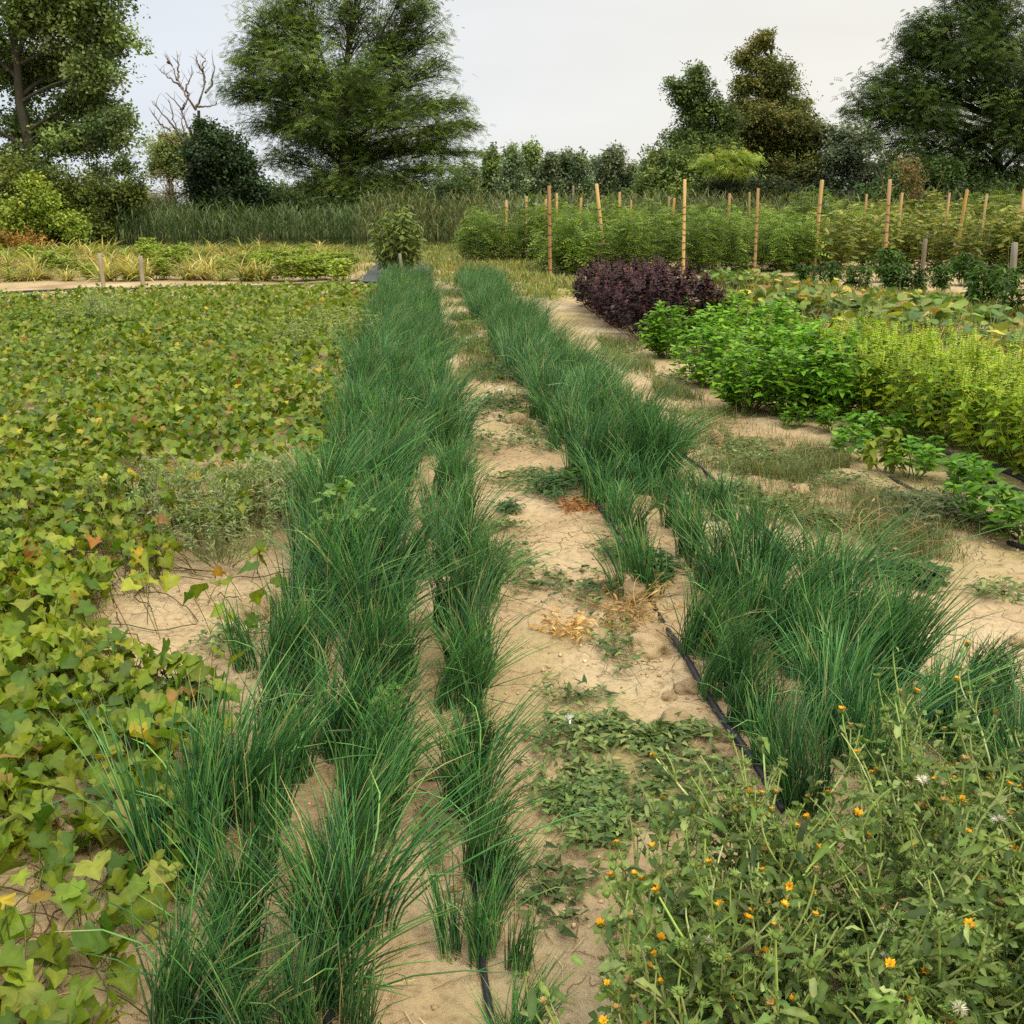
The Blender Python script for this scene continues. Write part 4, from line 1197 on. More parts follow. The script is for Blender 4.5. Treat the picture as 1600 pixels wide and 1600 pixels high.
# ------------------------------------------------------------------ drip hoses
def hose(pts, label, rad=.009, px=True, sag=0.004, buried=0.0):
    W = np.array([gp(*p) if px else p for p in pts])
    d = np.r_[0, np.cumsum(np.hypot(*np.diff(W, axis=0).T))]
    n = max(30, int(d[-1] / .05)); s = np.linspace(0, d[-1], n)
    X = np.interp(s, d, W[:, 0]); Y = np.interp(s, d, W[:, 1])
    k = np.ones(9) / 9
    X = np.convolve(np.pad(X, 4, 'edge'), k, 'valid'); Y = np.convolve(np.pad(Y, 4, 'edge'), k, 'valid')
    X = X + .012 * (vnoise(s, s * 0, .4, 81) - .5) * 2
    Z = H(X, Y) + rad * .75
    Z = np.convolve(np.pad(Z, 3, 'edge'), np.ones(7) / 7, 'valid') + sag
    Z = Z - (buried * np.clip((vnoise(s, s * 0 + 3, .9, 82) - .42) * 6, 0, 1) if not callable(buried) else buried(Y))
    mb = MB()
    mb.tubes(np.stack([X, Y, Z], 1), np.full(n, rad), 8, A(36, 36, 38, 1.0), True)
    tag(link('drip_hose', mb.mesh('drip_hose', M_HOSE, True)), label, 'drip hose', 'black drip irrigation hoses')
hose([bed(.13, 1.1), bed(.12, 1.6), bed(.10, 2.1), bed(.13, 3), bed(.12, 5), bed(.14, 7), bed(.12, 10), bed(.13, 16), bed(.12, 20)], 'black drip hose running under the third chive row on the left', .008, False)
hose([bed(-.21, 1.1), bed(-.2, 3), bed(-.21, 8), bed(-.2, 20)], 'black drip hose hidden under the middle chive row', .008, False)
hose([(1235, 1290), (1205, 1240), (1152, 1160), (1104, 1085), (1046, 985), (1000, 905), (966, 850), (934, 800), (895, 740), (850, 680), (838, 662)], 'black drip hose along the near side of the right chives', .012, buried=lambda y: .04 * np.clip((y - 5.4) * 3, 0, 1) * np.clip((6.6 - y) * 3, 0, 1) + .02 * np.clip((y - 3.4) * 4, 0, 1) * np.clip((4.0 - y) * 4, 0, 1))
hose([bed(1.66, 1.3), bed(1.68, 2.5), bed(1.66, 3.5), bed(1.64, 8), bed(1.6, 18)], 'black drip hose under the outer row of the right chives', .009, False)
hose([(1150, 620), (1205, 655), (1245, 678), (1290, 688), (1360, 725), (1400, 755), (1460, 778), (1530, 800), (1600, 845)], 'thin black drip hose winding in front of the basil', .009, buried=.03)
hose([(1300, 640), (1400, 690), (1480, 712), (1540, 725), (1600, 752), (1680, 790)], 'thick black hose under the flowering lime basil', .014)
hose([(1480, 728), (1540, 750), (1590, 768), (1680, 800)], 'second thick hose in front of the lime basil', .012)
hose([(1572, 845), (1600, 860), (1660, 890)], 'short black hose end at the right picture edge', .012)
hose([(-80, 462), (40, 456), (170, 454), (300, 451), (400, 448), (480, 447), (575, 441)], 'main black hose across the far end of the sweet potatoes', .02)
hose([(1170, 434), (1210, 436), (1250, 433)], 'short dark hose on the bare soil by the brownish stake', .018)
hose([(1480, 478), (1560, 490), (1620, 500)], 'black hose behind the nearest large pepper bush', .014)

# ------------------------------------------------------------------ marigolds at the front right
def marigold_head(seed, kind):
    g = np.random.default_rng(seed)
    mb = MB()
    a = np.arange(8) * 2 * math.pi / 8
    gcol = A(134, 158, 76) if kind != 'withered' else A(128, 132, 74)
    V = np.concatenate([np.stack([r_ * np.cos(a), r_ * np.sin(a), np.full(8, z)], 1) for r_, z in ((.002, -.010), (.0065, -.006), (.0085, .001), (.0062, .007))])
    F_ = [(k * 8 + s, k * 8 + (s + 1) % 8, k * 8 + 8 + (s + 1) % 8, k * 8 + 8 + s) for k in range(3) for s in range(8)] + [tuple(24 + s for s in range(8))]
    mb.add(V[None], F_, gcol)
    n = 14                                   # pointed green bracts round the cup
    b = np.arange(n) * 6.283 / n
    put(mb, LN[0], np.stack([.006 * np.cos(b), .006 * np.sin(b), np.full(n, -.006)], 1), np.stack([np.cos(b) * .5, np.sin(b) * .5, np.ones(n)], 1), np.stack([-np.cos(b), -np.sin(b), .5 + 0 * b], 1), g.uniform(.012, .02, n) * (1.3 if kind == 'bud' else 1), pick(g, [gcol], n))
    if kind == 'flower':
        n = 30; b = g.uniform(0, 6.283, n)
        put(mb, LN[0], np.stack([.003 * np.cos(b), .003 * np.sin(b), np.full(n, .006)], 1), np.stack([np.cos(b) * .6, np.sin(b) * .6, g.uniform(.5, 1.5, n)], 1), np.stack([-np.cos(b), -np.sin(b), 1 + 0 * b], 1),
            np.stack([g.uniform(.018, .026, n), g.uniform(.010, .016, n), np.full(n, .01)], 1), pick(g, [A(246, 190, 30, .9), A(250, 204, 50, .9), A(240, 166, 24, .9)], n))
    elif kind == 'withered':
        n = 20; b = g.uniform(0, 6.283, n)
        put(mb, LN[1], np.stack([.003 * np.cos(b), .003 * np.sin(b), np.full(n, .006)], 1), np.stack([np.cos(b) * .4, np.sin(b) * .4, g.uniform(.7, 1.5, n)], 1), np.stack([-np.cos(b), -np.sin(b), 1 + 0 * b], 1),
            np.stack([g.uniform(.012, .02, n), g.uniform(.010, .016, n), np.full(n, .012)], 1), pick(g, [A(206, 172, 104), A(214, 160, 70), A(180, 150, 96)], n))
    elif kind == 'seed':
        n = 60; d = rnd_dirs(g, n, .4)
        put(mb, LN[0], np.tile([0, 0, .004], (n, 1)), d, rnd_dirs(g, n, .6), np.stack([np.full(n, .008), g.uniform(.016, .026, n), np.full(n, .01)], 1), pick(g, [A(236, 228, 208, .9), A(214, 204, 180, .9)], n))
    return mb.mesh({'flower': 'flower', 'withered': 'withered_flower', 'seed': 'seed_head', 'bud': 'bud'}[kind], M_PETAL)
HEADS = {k: [marigold_head(500 + i, k) for i in range(3)] for k in ('flower', 'withered', 'seed', 'bud')}
def marigold(x, y, s_, seed, label, nst=15, nleaf=520, R0=.30, lean=(0, 0)):
    g = np.random.default_rng(seed)
    root = thing('marigold_plant', label, 'marigold', (x, y, Hs(x, y)), 0, 'sprawling pot marigolds')
    sm, lm = MB(), MB()
    az = g.uniform(0, 6.283, nst)
    K = 8
    base = np.stack([g.normal(0, .05, nst), g.normal(0, .05, nst), np.zeros(nst)], 1)
    P = arcs(base, az, g.uniform(.1, .9, nst), g.uniform(.2, 1.3, nst), s_ * g.uniform(.26, .52, nst), K, 1.0, g)
    P[..., 0] += lean[0] * P[..., 2]; P[..., 1] += lean[1] * P[..., 2]
    P[..., 2] = np.maximum(P[..., 2], .01)
    stc = [A(176, 192, 98), A(156, 178, 86), A(192, 202, 126)]
    sm.tubes(P, np.linspace(.0048, .0017, K)[None] * g.uniform(.8, 1.25, (nst, 1)), 5, pick(g, stc, nst))
    tips = [P[:, -1]]; tdir = [P[:, -1] - P[:, -2]]
    allP = [P]
    m = nst * 5
    si = np.repeat(np.arange(nst), 5); ii = g.integers(2, K - 1, m)
    B = P[si, ii]
    dz = unit(P[si, ii + 1] - P[si, ii])
    az2 = np.arctan2(dz[:, 1], dz[:, 0]) + g.normal(0, .9, m)
    Q = arcs(B, az2, g.uniform(.15, 1.0, m), g.uniform(.0, .9, m), s_ * g.uniform(.06, .20, m), 6, 1.1, g)
    Q[..., 2] = np.maximum(Q[..., 2], .01)
    sm.tubes(Q, np.linspace(.0027, .0015, 6)[None], 4, pick(g, stc, m))
    tips.append(Q[:, -1]); tdir.append(Q[:, -1] - Q[:, -2])
    T = np.concatenate(tips); D = unit(np.concatenate(tdir))
    # leaves: lance leaves along the stems, more and larger low down
    n = int(nleaf * 3.0)
    k1 = int(n * .55)
    si = g.integers(0, nst, k1); ii = g.integers(0, K, k1)
    L1 = P[si, ii] + g.normal(0, .02, (k1, 3))
    si = g.integers(0, m, n - k1); ii = g.integers(0, 6, n - k1)
    L2 = Q[si, ii] + g.normal(0, .006, (n - k1, 3))
    L = np.concatenate([L1, L2]); L[:, 2] = np.abs(L[:, 2]) + .004
    DD = rnd_dirs(g, n, .35); Zh = np.stack([g.normal(0, .5, n), g.normal(0, .5, n), np.ones(n)], 1)
    S = np.where(np.arange(n) < k1, g.uniform(.018, .042, n), g.uniform(.009, .02, n))
    C = pick(g, [A(112, 138, 60), A(90, 118, 50), A(134, 156, 76), A(150, 168, 98), A(74, 100, 44)], n)
    kk = g.integers(0, 4, n)
    for j, Tm in enumerate(WV):
        q_ = kk == j
        put(lm, Tm, L[q_], DD[q_], Zh[q_], np.stack([S[q_] * 1.15, S[q_], S[q_]], 1), C[q_], (1.25, 1.2, 1.15))
    link('stem', sm.mesh('stem', M_STEM, True), root)
    link('foliage', lm.mesh('foliage', M_HERB), root)
    order = np.r_[np.arange(nst), nst + g.permutation(len(T) - nst)]
    for q_ in order[:96]:
        r_ = g.random()
        kd = 'flower' if r_ < .22 else 'withered' if r_ < .34 else 'seed' if r_ < .36 else 'bud'
        e_ = Vector(D[q_] + np.array([0, 0, .45])).to_track_quat('Z', 'Y').to_euler()
        nm_ = {'flower': 'flower', 'withered': 'withered_flower', 'seed': 'seed_head', 'bud': 'bud'}[kd]
        link(nm_, HEADS[kd][g.integers(3)], root, tuple(T[q_]), 0, g.uniform(.45, .75), tuple(e_))
for k, (px, py, s_, d, nl) in enumerate(((1420, 1360, .92, 'marigold at the back of the clump beside the right chives', 500), (1590, 1380, .95, 'marigold at the right picture edge below the outer chives', 520), (1235, 1440, .95, 'marigold in the middle with stems reaching over the hose', 560),
                                         (1080, 1520, .85, 'leftmost full marigold spreading over the bindweed', 330), (1420, 1540, 1.0, 'dense marigold with large dark leaves in the centre', 800), (1600, 1600, 1.0, 'marigold in the lower right corner', 800),
                                         (1240, 1650, 1.0, 'marigold at the bottom edge below the centre', 800), (1020, 1690, .8, 'low marigold in the bottom left of the clump', 380), (1430, 1760, .8, 'marigold rising from below the bottom edge', 800))):
    x, y = gp(px, py)
    marigold(x, y, s_, 600 + k, d, 27 if nl > 480 else 20, nl)

# ------------------------------------------------------------------ yellowing strap-leaved plants behind the sweet potatoes
def strap_mesh(seed, n, cols, w, L0=.35, L1=.8):
    g = np.random.default_rng(seed)
    mb = MB()
    az = g.uniform(0, 6.283, n)
    P = arcs(np.stack([g.normal(0, .05, n), g.normal(0, .05, n), np.zeros(n)], 1), az, g.uniform(.05, 1.0, n), g.uniform(1.0, 3.0, n), g.uniform(L0, L1, n), 7, .9, g)
    P[..., 2] = np.maximum(P[..., 2], .01)
    mb.ribbons(P, np.array([.014, .02, .022, .02, .016, .01, .002])[None], np.stack([-np.sin(az), np.cos(az), 0 * az], 1), pick(g, cols, n, w, .14), .15)
    return mb.mesh('strap_leaf_plant', M_DRY if w is None else M_HERB)
YC = [A(218, 202, 116), A(196, 174, 102), A(186, 186, 86), A(126, 152, 66), A(176, 152, 104)]
SPM = [strap_mesh(700, 95, YC, [.35, .3, .15, .1, .1]), strap_mesh(701, 90, YC, [.25, .2, .25, .2, .1]), strap_mesh(702, 90, YC, [.1, .1, .35, .4, .05]), strap_mesh(703, 95, YC, [.4, .3, .1, .05, .15])]
g = np.random.default_rng(72)
LF = [herb(710 + k, .4, .55, 24, 6, [OV[0], OV[1]], .13, [A(150, 172, 60), A(126, 156, 54), A(174, 182, 74)], None, M_HERB, .3, -.2, 4, A(140, 150, 70), .2)[0] for k in range(2)]
k = 0
for ri, (py, n) in enumerate(((439, 20), (427, 20), (416, 20), (406, 20), (397, 20))):
    rown = ['front', 'second', 'third', 'fourth', 'rear'][ri]
    for j in range(n):
        px = -60 + (j + .5 + g.uniform(-.25, .25)) * 610 / n
        x, y = gp(px, py + g.normal(0, 1.2))
        if (px > 420 and ri < 2) or (px > 380 and ri == 2) or g.random() < .28:
            spawn('leafy_plant', LF[g.integers(2)], f'yellow green leafy plant, {ORD[j]} from the left in the {rown} row behind the main hose', 'crop plant', (x, y, Hs(x, y)), g.uniform(0, 6), 'leafy plants behind the hose', g.uniform(.55, .95))
        else:
            mesh_k = g.choice(4, p=[.25, .3, .25, .2] if ri < 2 else [.15, .35, .42, .08])
            o = link('strap_leaf_plant', SPM[mesh_k], None, (x, y, Hs(x, y)), g.uniform(0, 6), tuple(np.array([1.15, 1.15, .75]) * g.uniform(.75, 1.2)))
            tag(o, f'{"greenish" if mesh_k == 2 else "straw yellow"} strap leaved plant, {ORD[j]} from the left in the {rown} row', 'crop plant', f'yellowing strap leaved plants in the {rown} row')

# young tree, weed mat
YT = herb(720, .60, 1.36, 60, 10, LN + [OV[1]], .17, [A(118, 136, 58), A(96, 116, 50), A(140, 154, 74)], None, M_HERB, .1, -.6, 5, A(120, 110, 76), .2, .006, .3)[0]
x, y = gp(622, 432)
spawn('young_tree', YT, 'small bushy young tree with drooping leaves on the black weed mat', 'tree', (x, y, 0), .4)
def tarp():
    c = [gp(560, 446), gp(680, 445), gp(668, 412), gp(592, 412)]
    mb = MB()
    n = 26
    u_, v_ = np.meshgrid(np.linspace(0, 1, n), np.linspace(0, 1, n))
    c = np.array(c)
    XY = (c[0] * (1 - u_[..., None]) + c[1] * u_[..., None]) * (1 - v_[..., None]) + (c[3] * (1 - u_[..., None]) + c[2] * u_[..., None]) * v_[..., None]
    XY += .05 * (np.stack([vnoise(XY[..., 0], XY[..., 1], .5, 91), vnoise(XY[..., 0], XY[..., 1], .5, 92)], -1) - .5)
    Z = .02 + .10 * vnoise(XY[..., 0], XY[..., 1], .5, 93) ** 2 + .05 * np.abs(vnoise(XY[..., 0], XY[..., 1], .2, 94) - .5)
    V = np.concatenate([XY, Z[..., None]], -1).reshape(-1, 3)
    V2 = V.copy(); V2[:, 2] -= .006
    i = np.arange(n - 1)[:, None] * n + np.arange(n - 1)[None]
    F_ = [tuple(q_) for q_ in np.stack([i, i + 1, i + n + 1, i + n], -1).reshape(-1, 4)]
    ring = [k for k in range(n)] + [k * n + n - 1 for k in range(1, n)] + [(n - 1) * n + k for k in range(n - 2, -1, -1)] + [k * n for k in range(n - 2, 0, -1)]
    F2 = [tuple(n * n + k for k in f[::-1]) for f in F_] + [(ring[k], n * n + ring[k], n * n + ring[(k + 1) % len(ring)], ring[(k + 1) % len(ring)]) for k in range(len(ring))]
    mb.add(np.concatenate([V, V2])[None], F_ + F2, A(78, 80, 82))
    tag(link('weed_mat', mb.mesh('weed_mat', M_TARP, True)), 'wrinkled dark grey weed mat lying under the young tree', 'weed mat')
tarp()

# ------------------------------------------------------------------ trees
BARK_D = A(74, 66, 54)
def bez(p0, p1, p2, K):
    t = np.linspace(0, 1, K)[:, None]
    return (1 - t) ** 2 * p0 + 2 * t * (1 - t) * p1 + t * t * p2
def tree(label, name, Y, foot_px, blobs, leaf='pin', cols=None, density=1.0, trunk_r=.2, ls=.22, layer=.25, seed=0, trunk_top=None, bark=BARK_D, depth=.9, group=None,
         cat='tree', w=None, twig=.75, jit=.15, droop=-.1, up=.15, trunks=1, sparse=0.0):
    """blobs: (cx, cy, rx, ry) in picture pixels at distance Y; each gets real depth. trunk > limbs, crown of sprays along twigs"""
    g = np.random.default_rng(seed)
    x0, _ = at(foot_px, 320, Y)
    root = thing(name, label, cat, (x0, Y, 0), 0, group)
    BL = []
    for cx, cy, rx_, ry_, *dy in blobs:
        bx, bz = at(cx, cy, Y)
        wx = abs(at(cx + rx_, cy, Y)[0] - bx); wz = abs(at(cx, cy - ry_, Y)[1] - bz)
        BL.append((bx - x0, dy[0] if dy else g.normal(0, .35) * wx * depth, bz, wx, wx * depth, wz))
    top = trunk_top if trunk_top is not None else max(b[2] for b in BL)
    tm, lm = MB(), MB()
    trs = []
    for k in range(trunks):
        ox = (k - (trunks - 1) / 2) * .5 * (trunks > 1)
        p0 = np.array([ox * .4, 0, -.1]); p2 = np.array([ox * 2.0 + g.normal(0, .25), g.normal(0, .3), top]); p1 = (p0 + p2) / 2 + np.array([g.normal(0, .2), g.normal(0, .2), 0])
        tp = bez(p0, p1, p2, 12)
        tp[1:-1] += g.normal(0, trunk_r * .15, (10, 3)) * np.array([1, 1, 0])
        tm.tubes(tp, trunk_r * np.linspace(1.15, .16, 12) * (1.0 if k == 0 else .8), 9, bark)
        trs.append(tp)
    PO, DI, CO, SI = [], [], [], []
    for (bx, by, bz, wx, wy, wz) in BL:
        C = np.array([bx, by, bz])
        tp = trs[g.integers(len(trs))]
        # limb into the blob
        hz = np.clip(bz - wx * .55 - .3, .25, top * .93)
        st = np.array([np.interp(hz, tp[:, 2], tp[:, k_]) for k_ in range(3)])
        limb = bez(st, (st + C) / 2 + np.array([0, 0, .12 * np.linalg.norm(C - st)]), C, 8)
        lr = min(trunk_r * .55, .03 + .035 * wx)
        tm.tubes(limb, lr * np.linspace(1, .35, 8), 6, bark)
        nb = int(max(14, density * 17 * (wx * wz + wx * wy) ** .8))
        # twig ends fill the blob, more towards its skin
        d = unit(g.normal(0, 1, (nb, 3)))
        rr = 1.08 * g.uniform(.12, 1.0, nb) ** .5 * np.minimum(np.exp(g.normal(0, .15, nb)), 1.28)
        E = C + d * rr[:, None] * np.array([wx, wy, wz])
        E[:, 2] = np.maximum(E[:, 2], .15)
        S0 = limb[g.integers(2, 8, nb)] * .6 + (C + d * .2 * np.array([wx, wy, wz])) * .4
        mid = (S0 + E) / 2 + np.array([0, 0, 1.0]) * np.linalg.norm(E - S0, axis=1)[:, None] * .14
        t = np.linspace(0, 1, 6)[None, :, None]
        TW = (1 - t) ** 2 * S0[:, None] + 2 * t * (1 - t) * mid[:, None] + t * t * E[:, None]
        tm.tubes(TW, np.linspace(.018, .005, 6)[None] * (1 + wx * .1), 4, bark)
        # leaf sprays along the outer part of every twig
        m = int(26 * twig)
        f = g.uniform(.30, 1.0, (nb, m)) * 5; i0 = np.minimum(f.astype(int), 4); fr = (f - i0)[..., None]
        r_ = np.arange(nb)[:, None]
        B = TW[r_, i0] * (1 - fr) + TW[r_, i0 + 1] * fr
        out = unit(E - C)
        out[:, 2] *= .35
        side = np.stack([-out[:, 1], out[:, 0], 0 * out[:, 0]], 1)
        sp = min(.42, .16 + .12 * wx)
        off = g.normal(0, sp, (nb, m, 1)) * side[:, None] + g.normal(0, sp * .7, (nb, m, 1)) * out[:, None]
        off[..., 2] += g.normal(0, sp * layer, (nb, m))
        B = (B + off).reshape(-1, 3)
        nn = len(B)
        a = g.uniform(0, 6.283, nn)
        D = np.stack([np.cos(a), np.sin(a), g.normal(up, .3, nn)], 1) + np.repeat(out, m, 0) * .7
        D[:, 2] += droop
        cb = pick(g, cols, nb, w, jit)
        PO.append(B); DI.append(D); CO.append(np.repeat(cb, m, 0) * (1 + g.normal(0, .13, (nn, 1)))); SI.append(ls * g.uniform(.65, 1.2, nn))
    PO = np.concatenate(PO); DI = np.concatenate(DI); CO = np.concatenate(CO) * 2.0; SI = np.concatenate(SI)
    k = PO[:, 2] > .1
    if sparse:
        k &= g.random(len(PO)) > sparse
    PO, DI, CO, SI = PO[k], DI[k], CO[k], SI[k]
    n = len(PO)
    Zh = np.stack([g.normal(0, .7, n), g.normal(-.2, .7, n), np.ones(n)], 1)
    if leaf == 'pin':
        put(lm, PIN, PO, DI, Zh, SI, CO)
    else:
        # a little bunch of simple leaves at each point
        for j in range(5):
            q_ = PO + g.normal(0, ls * .55, (n, 3))
            dd = DI + g.normal(0, .7, (n, 3))
            put(lm, DIA, q_, dd, Zh + g.normal(0, .4, (n, 3)), np.stack([SI * 1.1, SI, SI], 1) * (.8 if leaf == 'small' else .85), CO * (1 + g.normal(0, .12, (n, 1))))
    link('trunk', tm.mesh('trunk', M_BARK, True), root)
    link('crown', lm.mesh('crown', M_TREE), root)
    return root
DG = [A(88, 106, 46), A(72, 90, 40), A(106, 122, 54), A(58, 74, 36)]
DG2 = [A(92, 112, 50), A(74, 94, 44), A(112, 128, 62), A(62, 80, 40)]

# big locust in the centre left
tree('large spreading feathery tree between the dark round tree and open sky', 'locust_tree', 44, 545,
     [(470, 40, 75, 45), (545, 20, 70, 45), (620, 70, 60, 50), (655, 25, 38, 38), (410, 70, 50, 40), (385, 130, 60, 26), (450, 140, 70, 45), (540, 130, 70, 60), (630, 140, 60, 45), (690, 165, 55, 28), (705, 205, 50, 20),
      (420, 195, 55, 22), (480, 215, 60, 35), (560, 220, 65, 45), (640, 225, 60, 28), (440, 250, 45, 24), (510, 280, 60, 35), (600, 285, 70, 32), (680, 265, 55, 18), (660, 300, 55, 26), (480, 310, 60, 26), (560, 320, 75, 24),
      (460, -30, 60, 40), (560, -50, 70, 40), (640, -10, 45, 25), (370, 100, 25, 20), (725, 240, 30, 10), (540, 150, 110, 80, 1.0), (550, 240, 100, 55, 1.0), (470, 110, 75, 60, -1.5), (630, 180, 75, 55, -1.5), (600, 70, 60, 55, 1), (440, 180, 50, 40, 0), (560, 290, 110, 40, -1), (690, 230, 50, 28, 0), (510, 190, 60, 50, -2.5), (590, 130, 50, 45, -2.5), (400, 35, 40, 35), (680, 50, 30, 45), (430, 5, 50, 35), (395, 80, 45, 30), (690, 110, 38, 32), (720, 165, 28, 18), (660, 0, 35, 30), (365, 150, 35, 14), (735, 200, 22, 12)],
     'pin', DG, 1.1, .34, .27, .4, 1, 4.6, A(78, 70, 58), .8, w=[.35, .3, .2, .15], twig=.8)
# left poplar
tree('tall broad poplar with a visible grey trunk at the left edge', 'poplar_tree', 38, 56,
     [(60, 20, 90, 60), (150, 10, 65, 50), (175, 60, 45, 40), (90, 90, 80, 45, 1.8), (165, 120, 45, 32), (10, 110, 70, 60, 1.5), (125, 160, 55, 35), (180, 185, 35, 22), (60, 190, 40, 30, 2.2), (5, 200, 50, 40, 1.8), (120, 225, 55, 28), (-60, 60, 80, 80), (-70, 180, 70, 70),
      (80, -60, 110, 60), (170, -50, 60, 50), (60, -130, 90, 60), (185, 215, 32, 14), (30, 260, 60, 25), (-40, -60, 70, 60)],
     'simple', [A(112, 128, 66), A(92, 110, 54), A(130, 144, 80), A(72, 90, 46)], 1.0, .19, .17, .6, 2, 13.0, A(84, 80, 66), .8, twig=.95)
tree('slim sparse sapling right of the left poplar', 'sapling', 37, 158, [(160, 205, 28, 40), (185, 190, 30, 16), (158, 270, 22, 26), (200, 260, 22, 16)], 'small', [A(84, 100, 50), A(66, 82, 42)], .55, .05, .14, .6, 3, twig=.5)
tree('dark bushy shrub mass under the left poplar', 'shrub', 35.5, 90, [(40, 300, 75, 50), (110, 310, 70, 50), (170, 325, 45, 36), (60, 350, 80, 32), (130, 352, 60, 28), (-50, 310, 70, 60), (215, 300, 26, 24), (-60, 345, 60, 36)], 'small',
     [A(92, 102, 36), A(74, 86, 32), A(106, 114, 42), A(58, 70, 28)], 1.8, .12, .13, .7, 4, depth=.9, twig=1.0, cat='shrub', trunks=3)
tree('bright yellow green branchy shrub in front of the left dark shrub', 'shrub', 33.5, 30, [(20, 325, 40, 22), (70, 315, 26, 18), (55, 290, 16, 14), (100, 345, 22, 8), (50, 350, 30, 12), (125, 362, 14, 6), (15, 355, 30, 18)], 'small',
     [A(136, 148, 52), A(116, 132, 46), A(100, 116, 42)], .5, .05, .13, .6, 5, depth=.6, twig=.7, cat='shrub')
tree('rust coloured small bush at the left picture edge', 'shrub', 31.5, 5, [(-5, 378, 22, 14), (45, 383, 20, 8)], 'small', [A(150, 112, 48), A(130, 104, 44), A(110, 96, 44)], 1.2, .03, .1, .6, 6, depth=.9, cat='shrub')
tree('olive green ivy covered tree with bare grey twigs below', 'ivy_tree', 50, 272, [(262, 235, 30, 26), (285, 225, 25, 18), (255, 260, 28, 20), (290, 262, 24, 24)], 'small', [A(110, 118, 66), A(92, 104, 56), A(126, 130, 76)], 1.6, .2, .14, .7, 7, cat='tree', twig=1.0)
tree('thicket of bare grey twigs under the ivy covered tree', 'thicket', 49, 262, [(265, 300, 34, 24), (240, 310, 16, 14), (295, 305, 20, 22)], 'small', [A(130, 118, 96), A(112, 104, 80)], 1.6, .05, .07, .9, 8, None, A(140, 126, 104), cat='shrub', twig=.35, trunks=3)
tree('dark glossy round tree left of the large feathery tree', 'walnut_tree', 40, 345, [(345, 225, 34, 22), (320, 205, 14, 16), (330, 250, 44, 30), (375, 250, 30, 26), (350, 290, 60, 30), (395, 295, 32, 24), (310, 290, 28, 34), (350, 318, 70, 18), (305, 235, 16, 16)], 'simple',
     [A(50, 68, 34), A(40, 56, 30), A(62, 82, 42), A(34, 46, 26)], 1.6, .16, .15, .6, 9, twig=1.0, trunks=2)
tree('low dark bush at the right foot of the large feathery tree', 'shrub', 41, 690, [(640, 320, 60, 18), (700, 300, 36, 26), (725, 315, 32, 20), (590, 325, 50, 14)], 'small', [A(66, 82, 38), A(80, 96, 46), A(52, 68, 32)], 1.9, .06, .13, .7, 10, cat='shrub', trunks=3)
tree('low shadowy bush at the left foot of the large feathery tree', 'shrub', 41, 450, [(440, 315, 40, 18), (480, 325, 45, 14), (410, 325, 30, 12)], 'small', [A(60, 76, 36), A(70, 88, 42)], 1.2, .06, .13, .7, 11, cat='shrub', trunks=3)

# dead tree
def dead_tree():
    Y = 46
    x0, _ = at(299, 320, Y)
    r_ = thing('dead_tree', 'leafless dead tree with bare forked branches against the sky', 'tree', (x0, Y, 0))
    mb = MB(); g = np.random.default_rng(81)
    def pth(pts, r0, r1, sides=5):
        W = []
        for px, py in pts:
            X, Z = at(px, py, Y); W.append((X - x0, 0, Z))
        W = np.array(W)
        d = np.r_[0, np.cumsum(np.linalg.norm(np.diff(W, axis=0), axis=1))]
        s = np.linspace(0, d[-1], 14)
        P = np.stack([np.interp(s, d, W[:, k]) for k in range(3)], 1)
        P[:, 1] = np.cumsum(g.normal(0, .07, 14))
        P[1:-1] += g.normal(0, .02, (12, 3))
        mb.tubes(P, np.linspace(r0, r1, 14), sides, pick(g, [A(146, 130, 116), A(124, 114, 104)], 1)[0])
        return P
    pth([(299, 330), (300, 260), (302, 215), (306, 172)], .15, .065, 8)
    B = [[(306, 172), (294, 150), (285, 138), (276, 125), (268, 108), (262, 98)], [(306, 172), (312, 160), (320, 145), (322, 128), (316, 116), (306, 112)], [(322, 145), (330, 130), (334, 112), (330, 86)],
         [(320, 128), (318, 108), (322, 92), (314, 84)], [(285, 138), (276, 130), (262, 120), (250, 108)], [(276, 125), (275, 108), (275, 84)], [(302, 215), (292, 190), (284, 172), (280, 160), (268, 150), (263, 146)],
         [(284, 172), (290, 165), (296, 160)], [(302, 255), (286, 225), (278, 205), (270, 185), (266, 165), (264, 155)], [(278, 210), (262, 188), (252, 178), (246, 165), (242, 160)], [(286, 225), (284, 200), (280, 180)],
         [(306, 165), (318, 168), (330, 166), (340, 162)], [(294, 150), (292, 135), (298, 122), (302, 112)], [(268, 205), (256, 195), (246, 178)], [(276, 225), (258, 212), (250, 204)], [(316, 112), (310, 100), (306, 90)], [(262, 98), (264, 96), (268, 104)]]
    for b in B:
        P = pth(b, .055, .012)
        for k in range(5):
            i = g.integers(5, 13)
            a = g.uniform(0, 6.28)
            q_ = arcs(P[i][None], np.array([a]), np.array([g.uniform(.3, 1)]), np.array([g.uniform(.2, 1.2)]), np.array([g.uniform(.25, .7)]), 5, .8, g)
            mb.tubes(q_, np.linspace(.014, .005, 5), 3, A(134, 116, 100))
    link('trunk', mb.mesh('trunk', M_BARK, True), r_)
dead_tree()

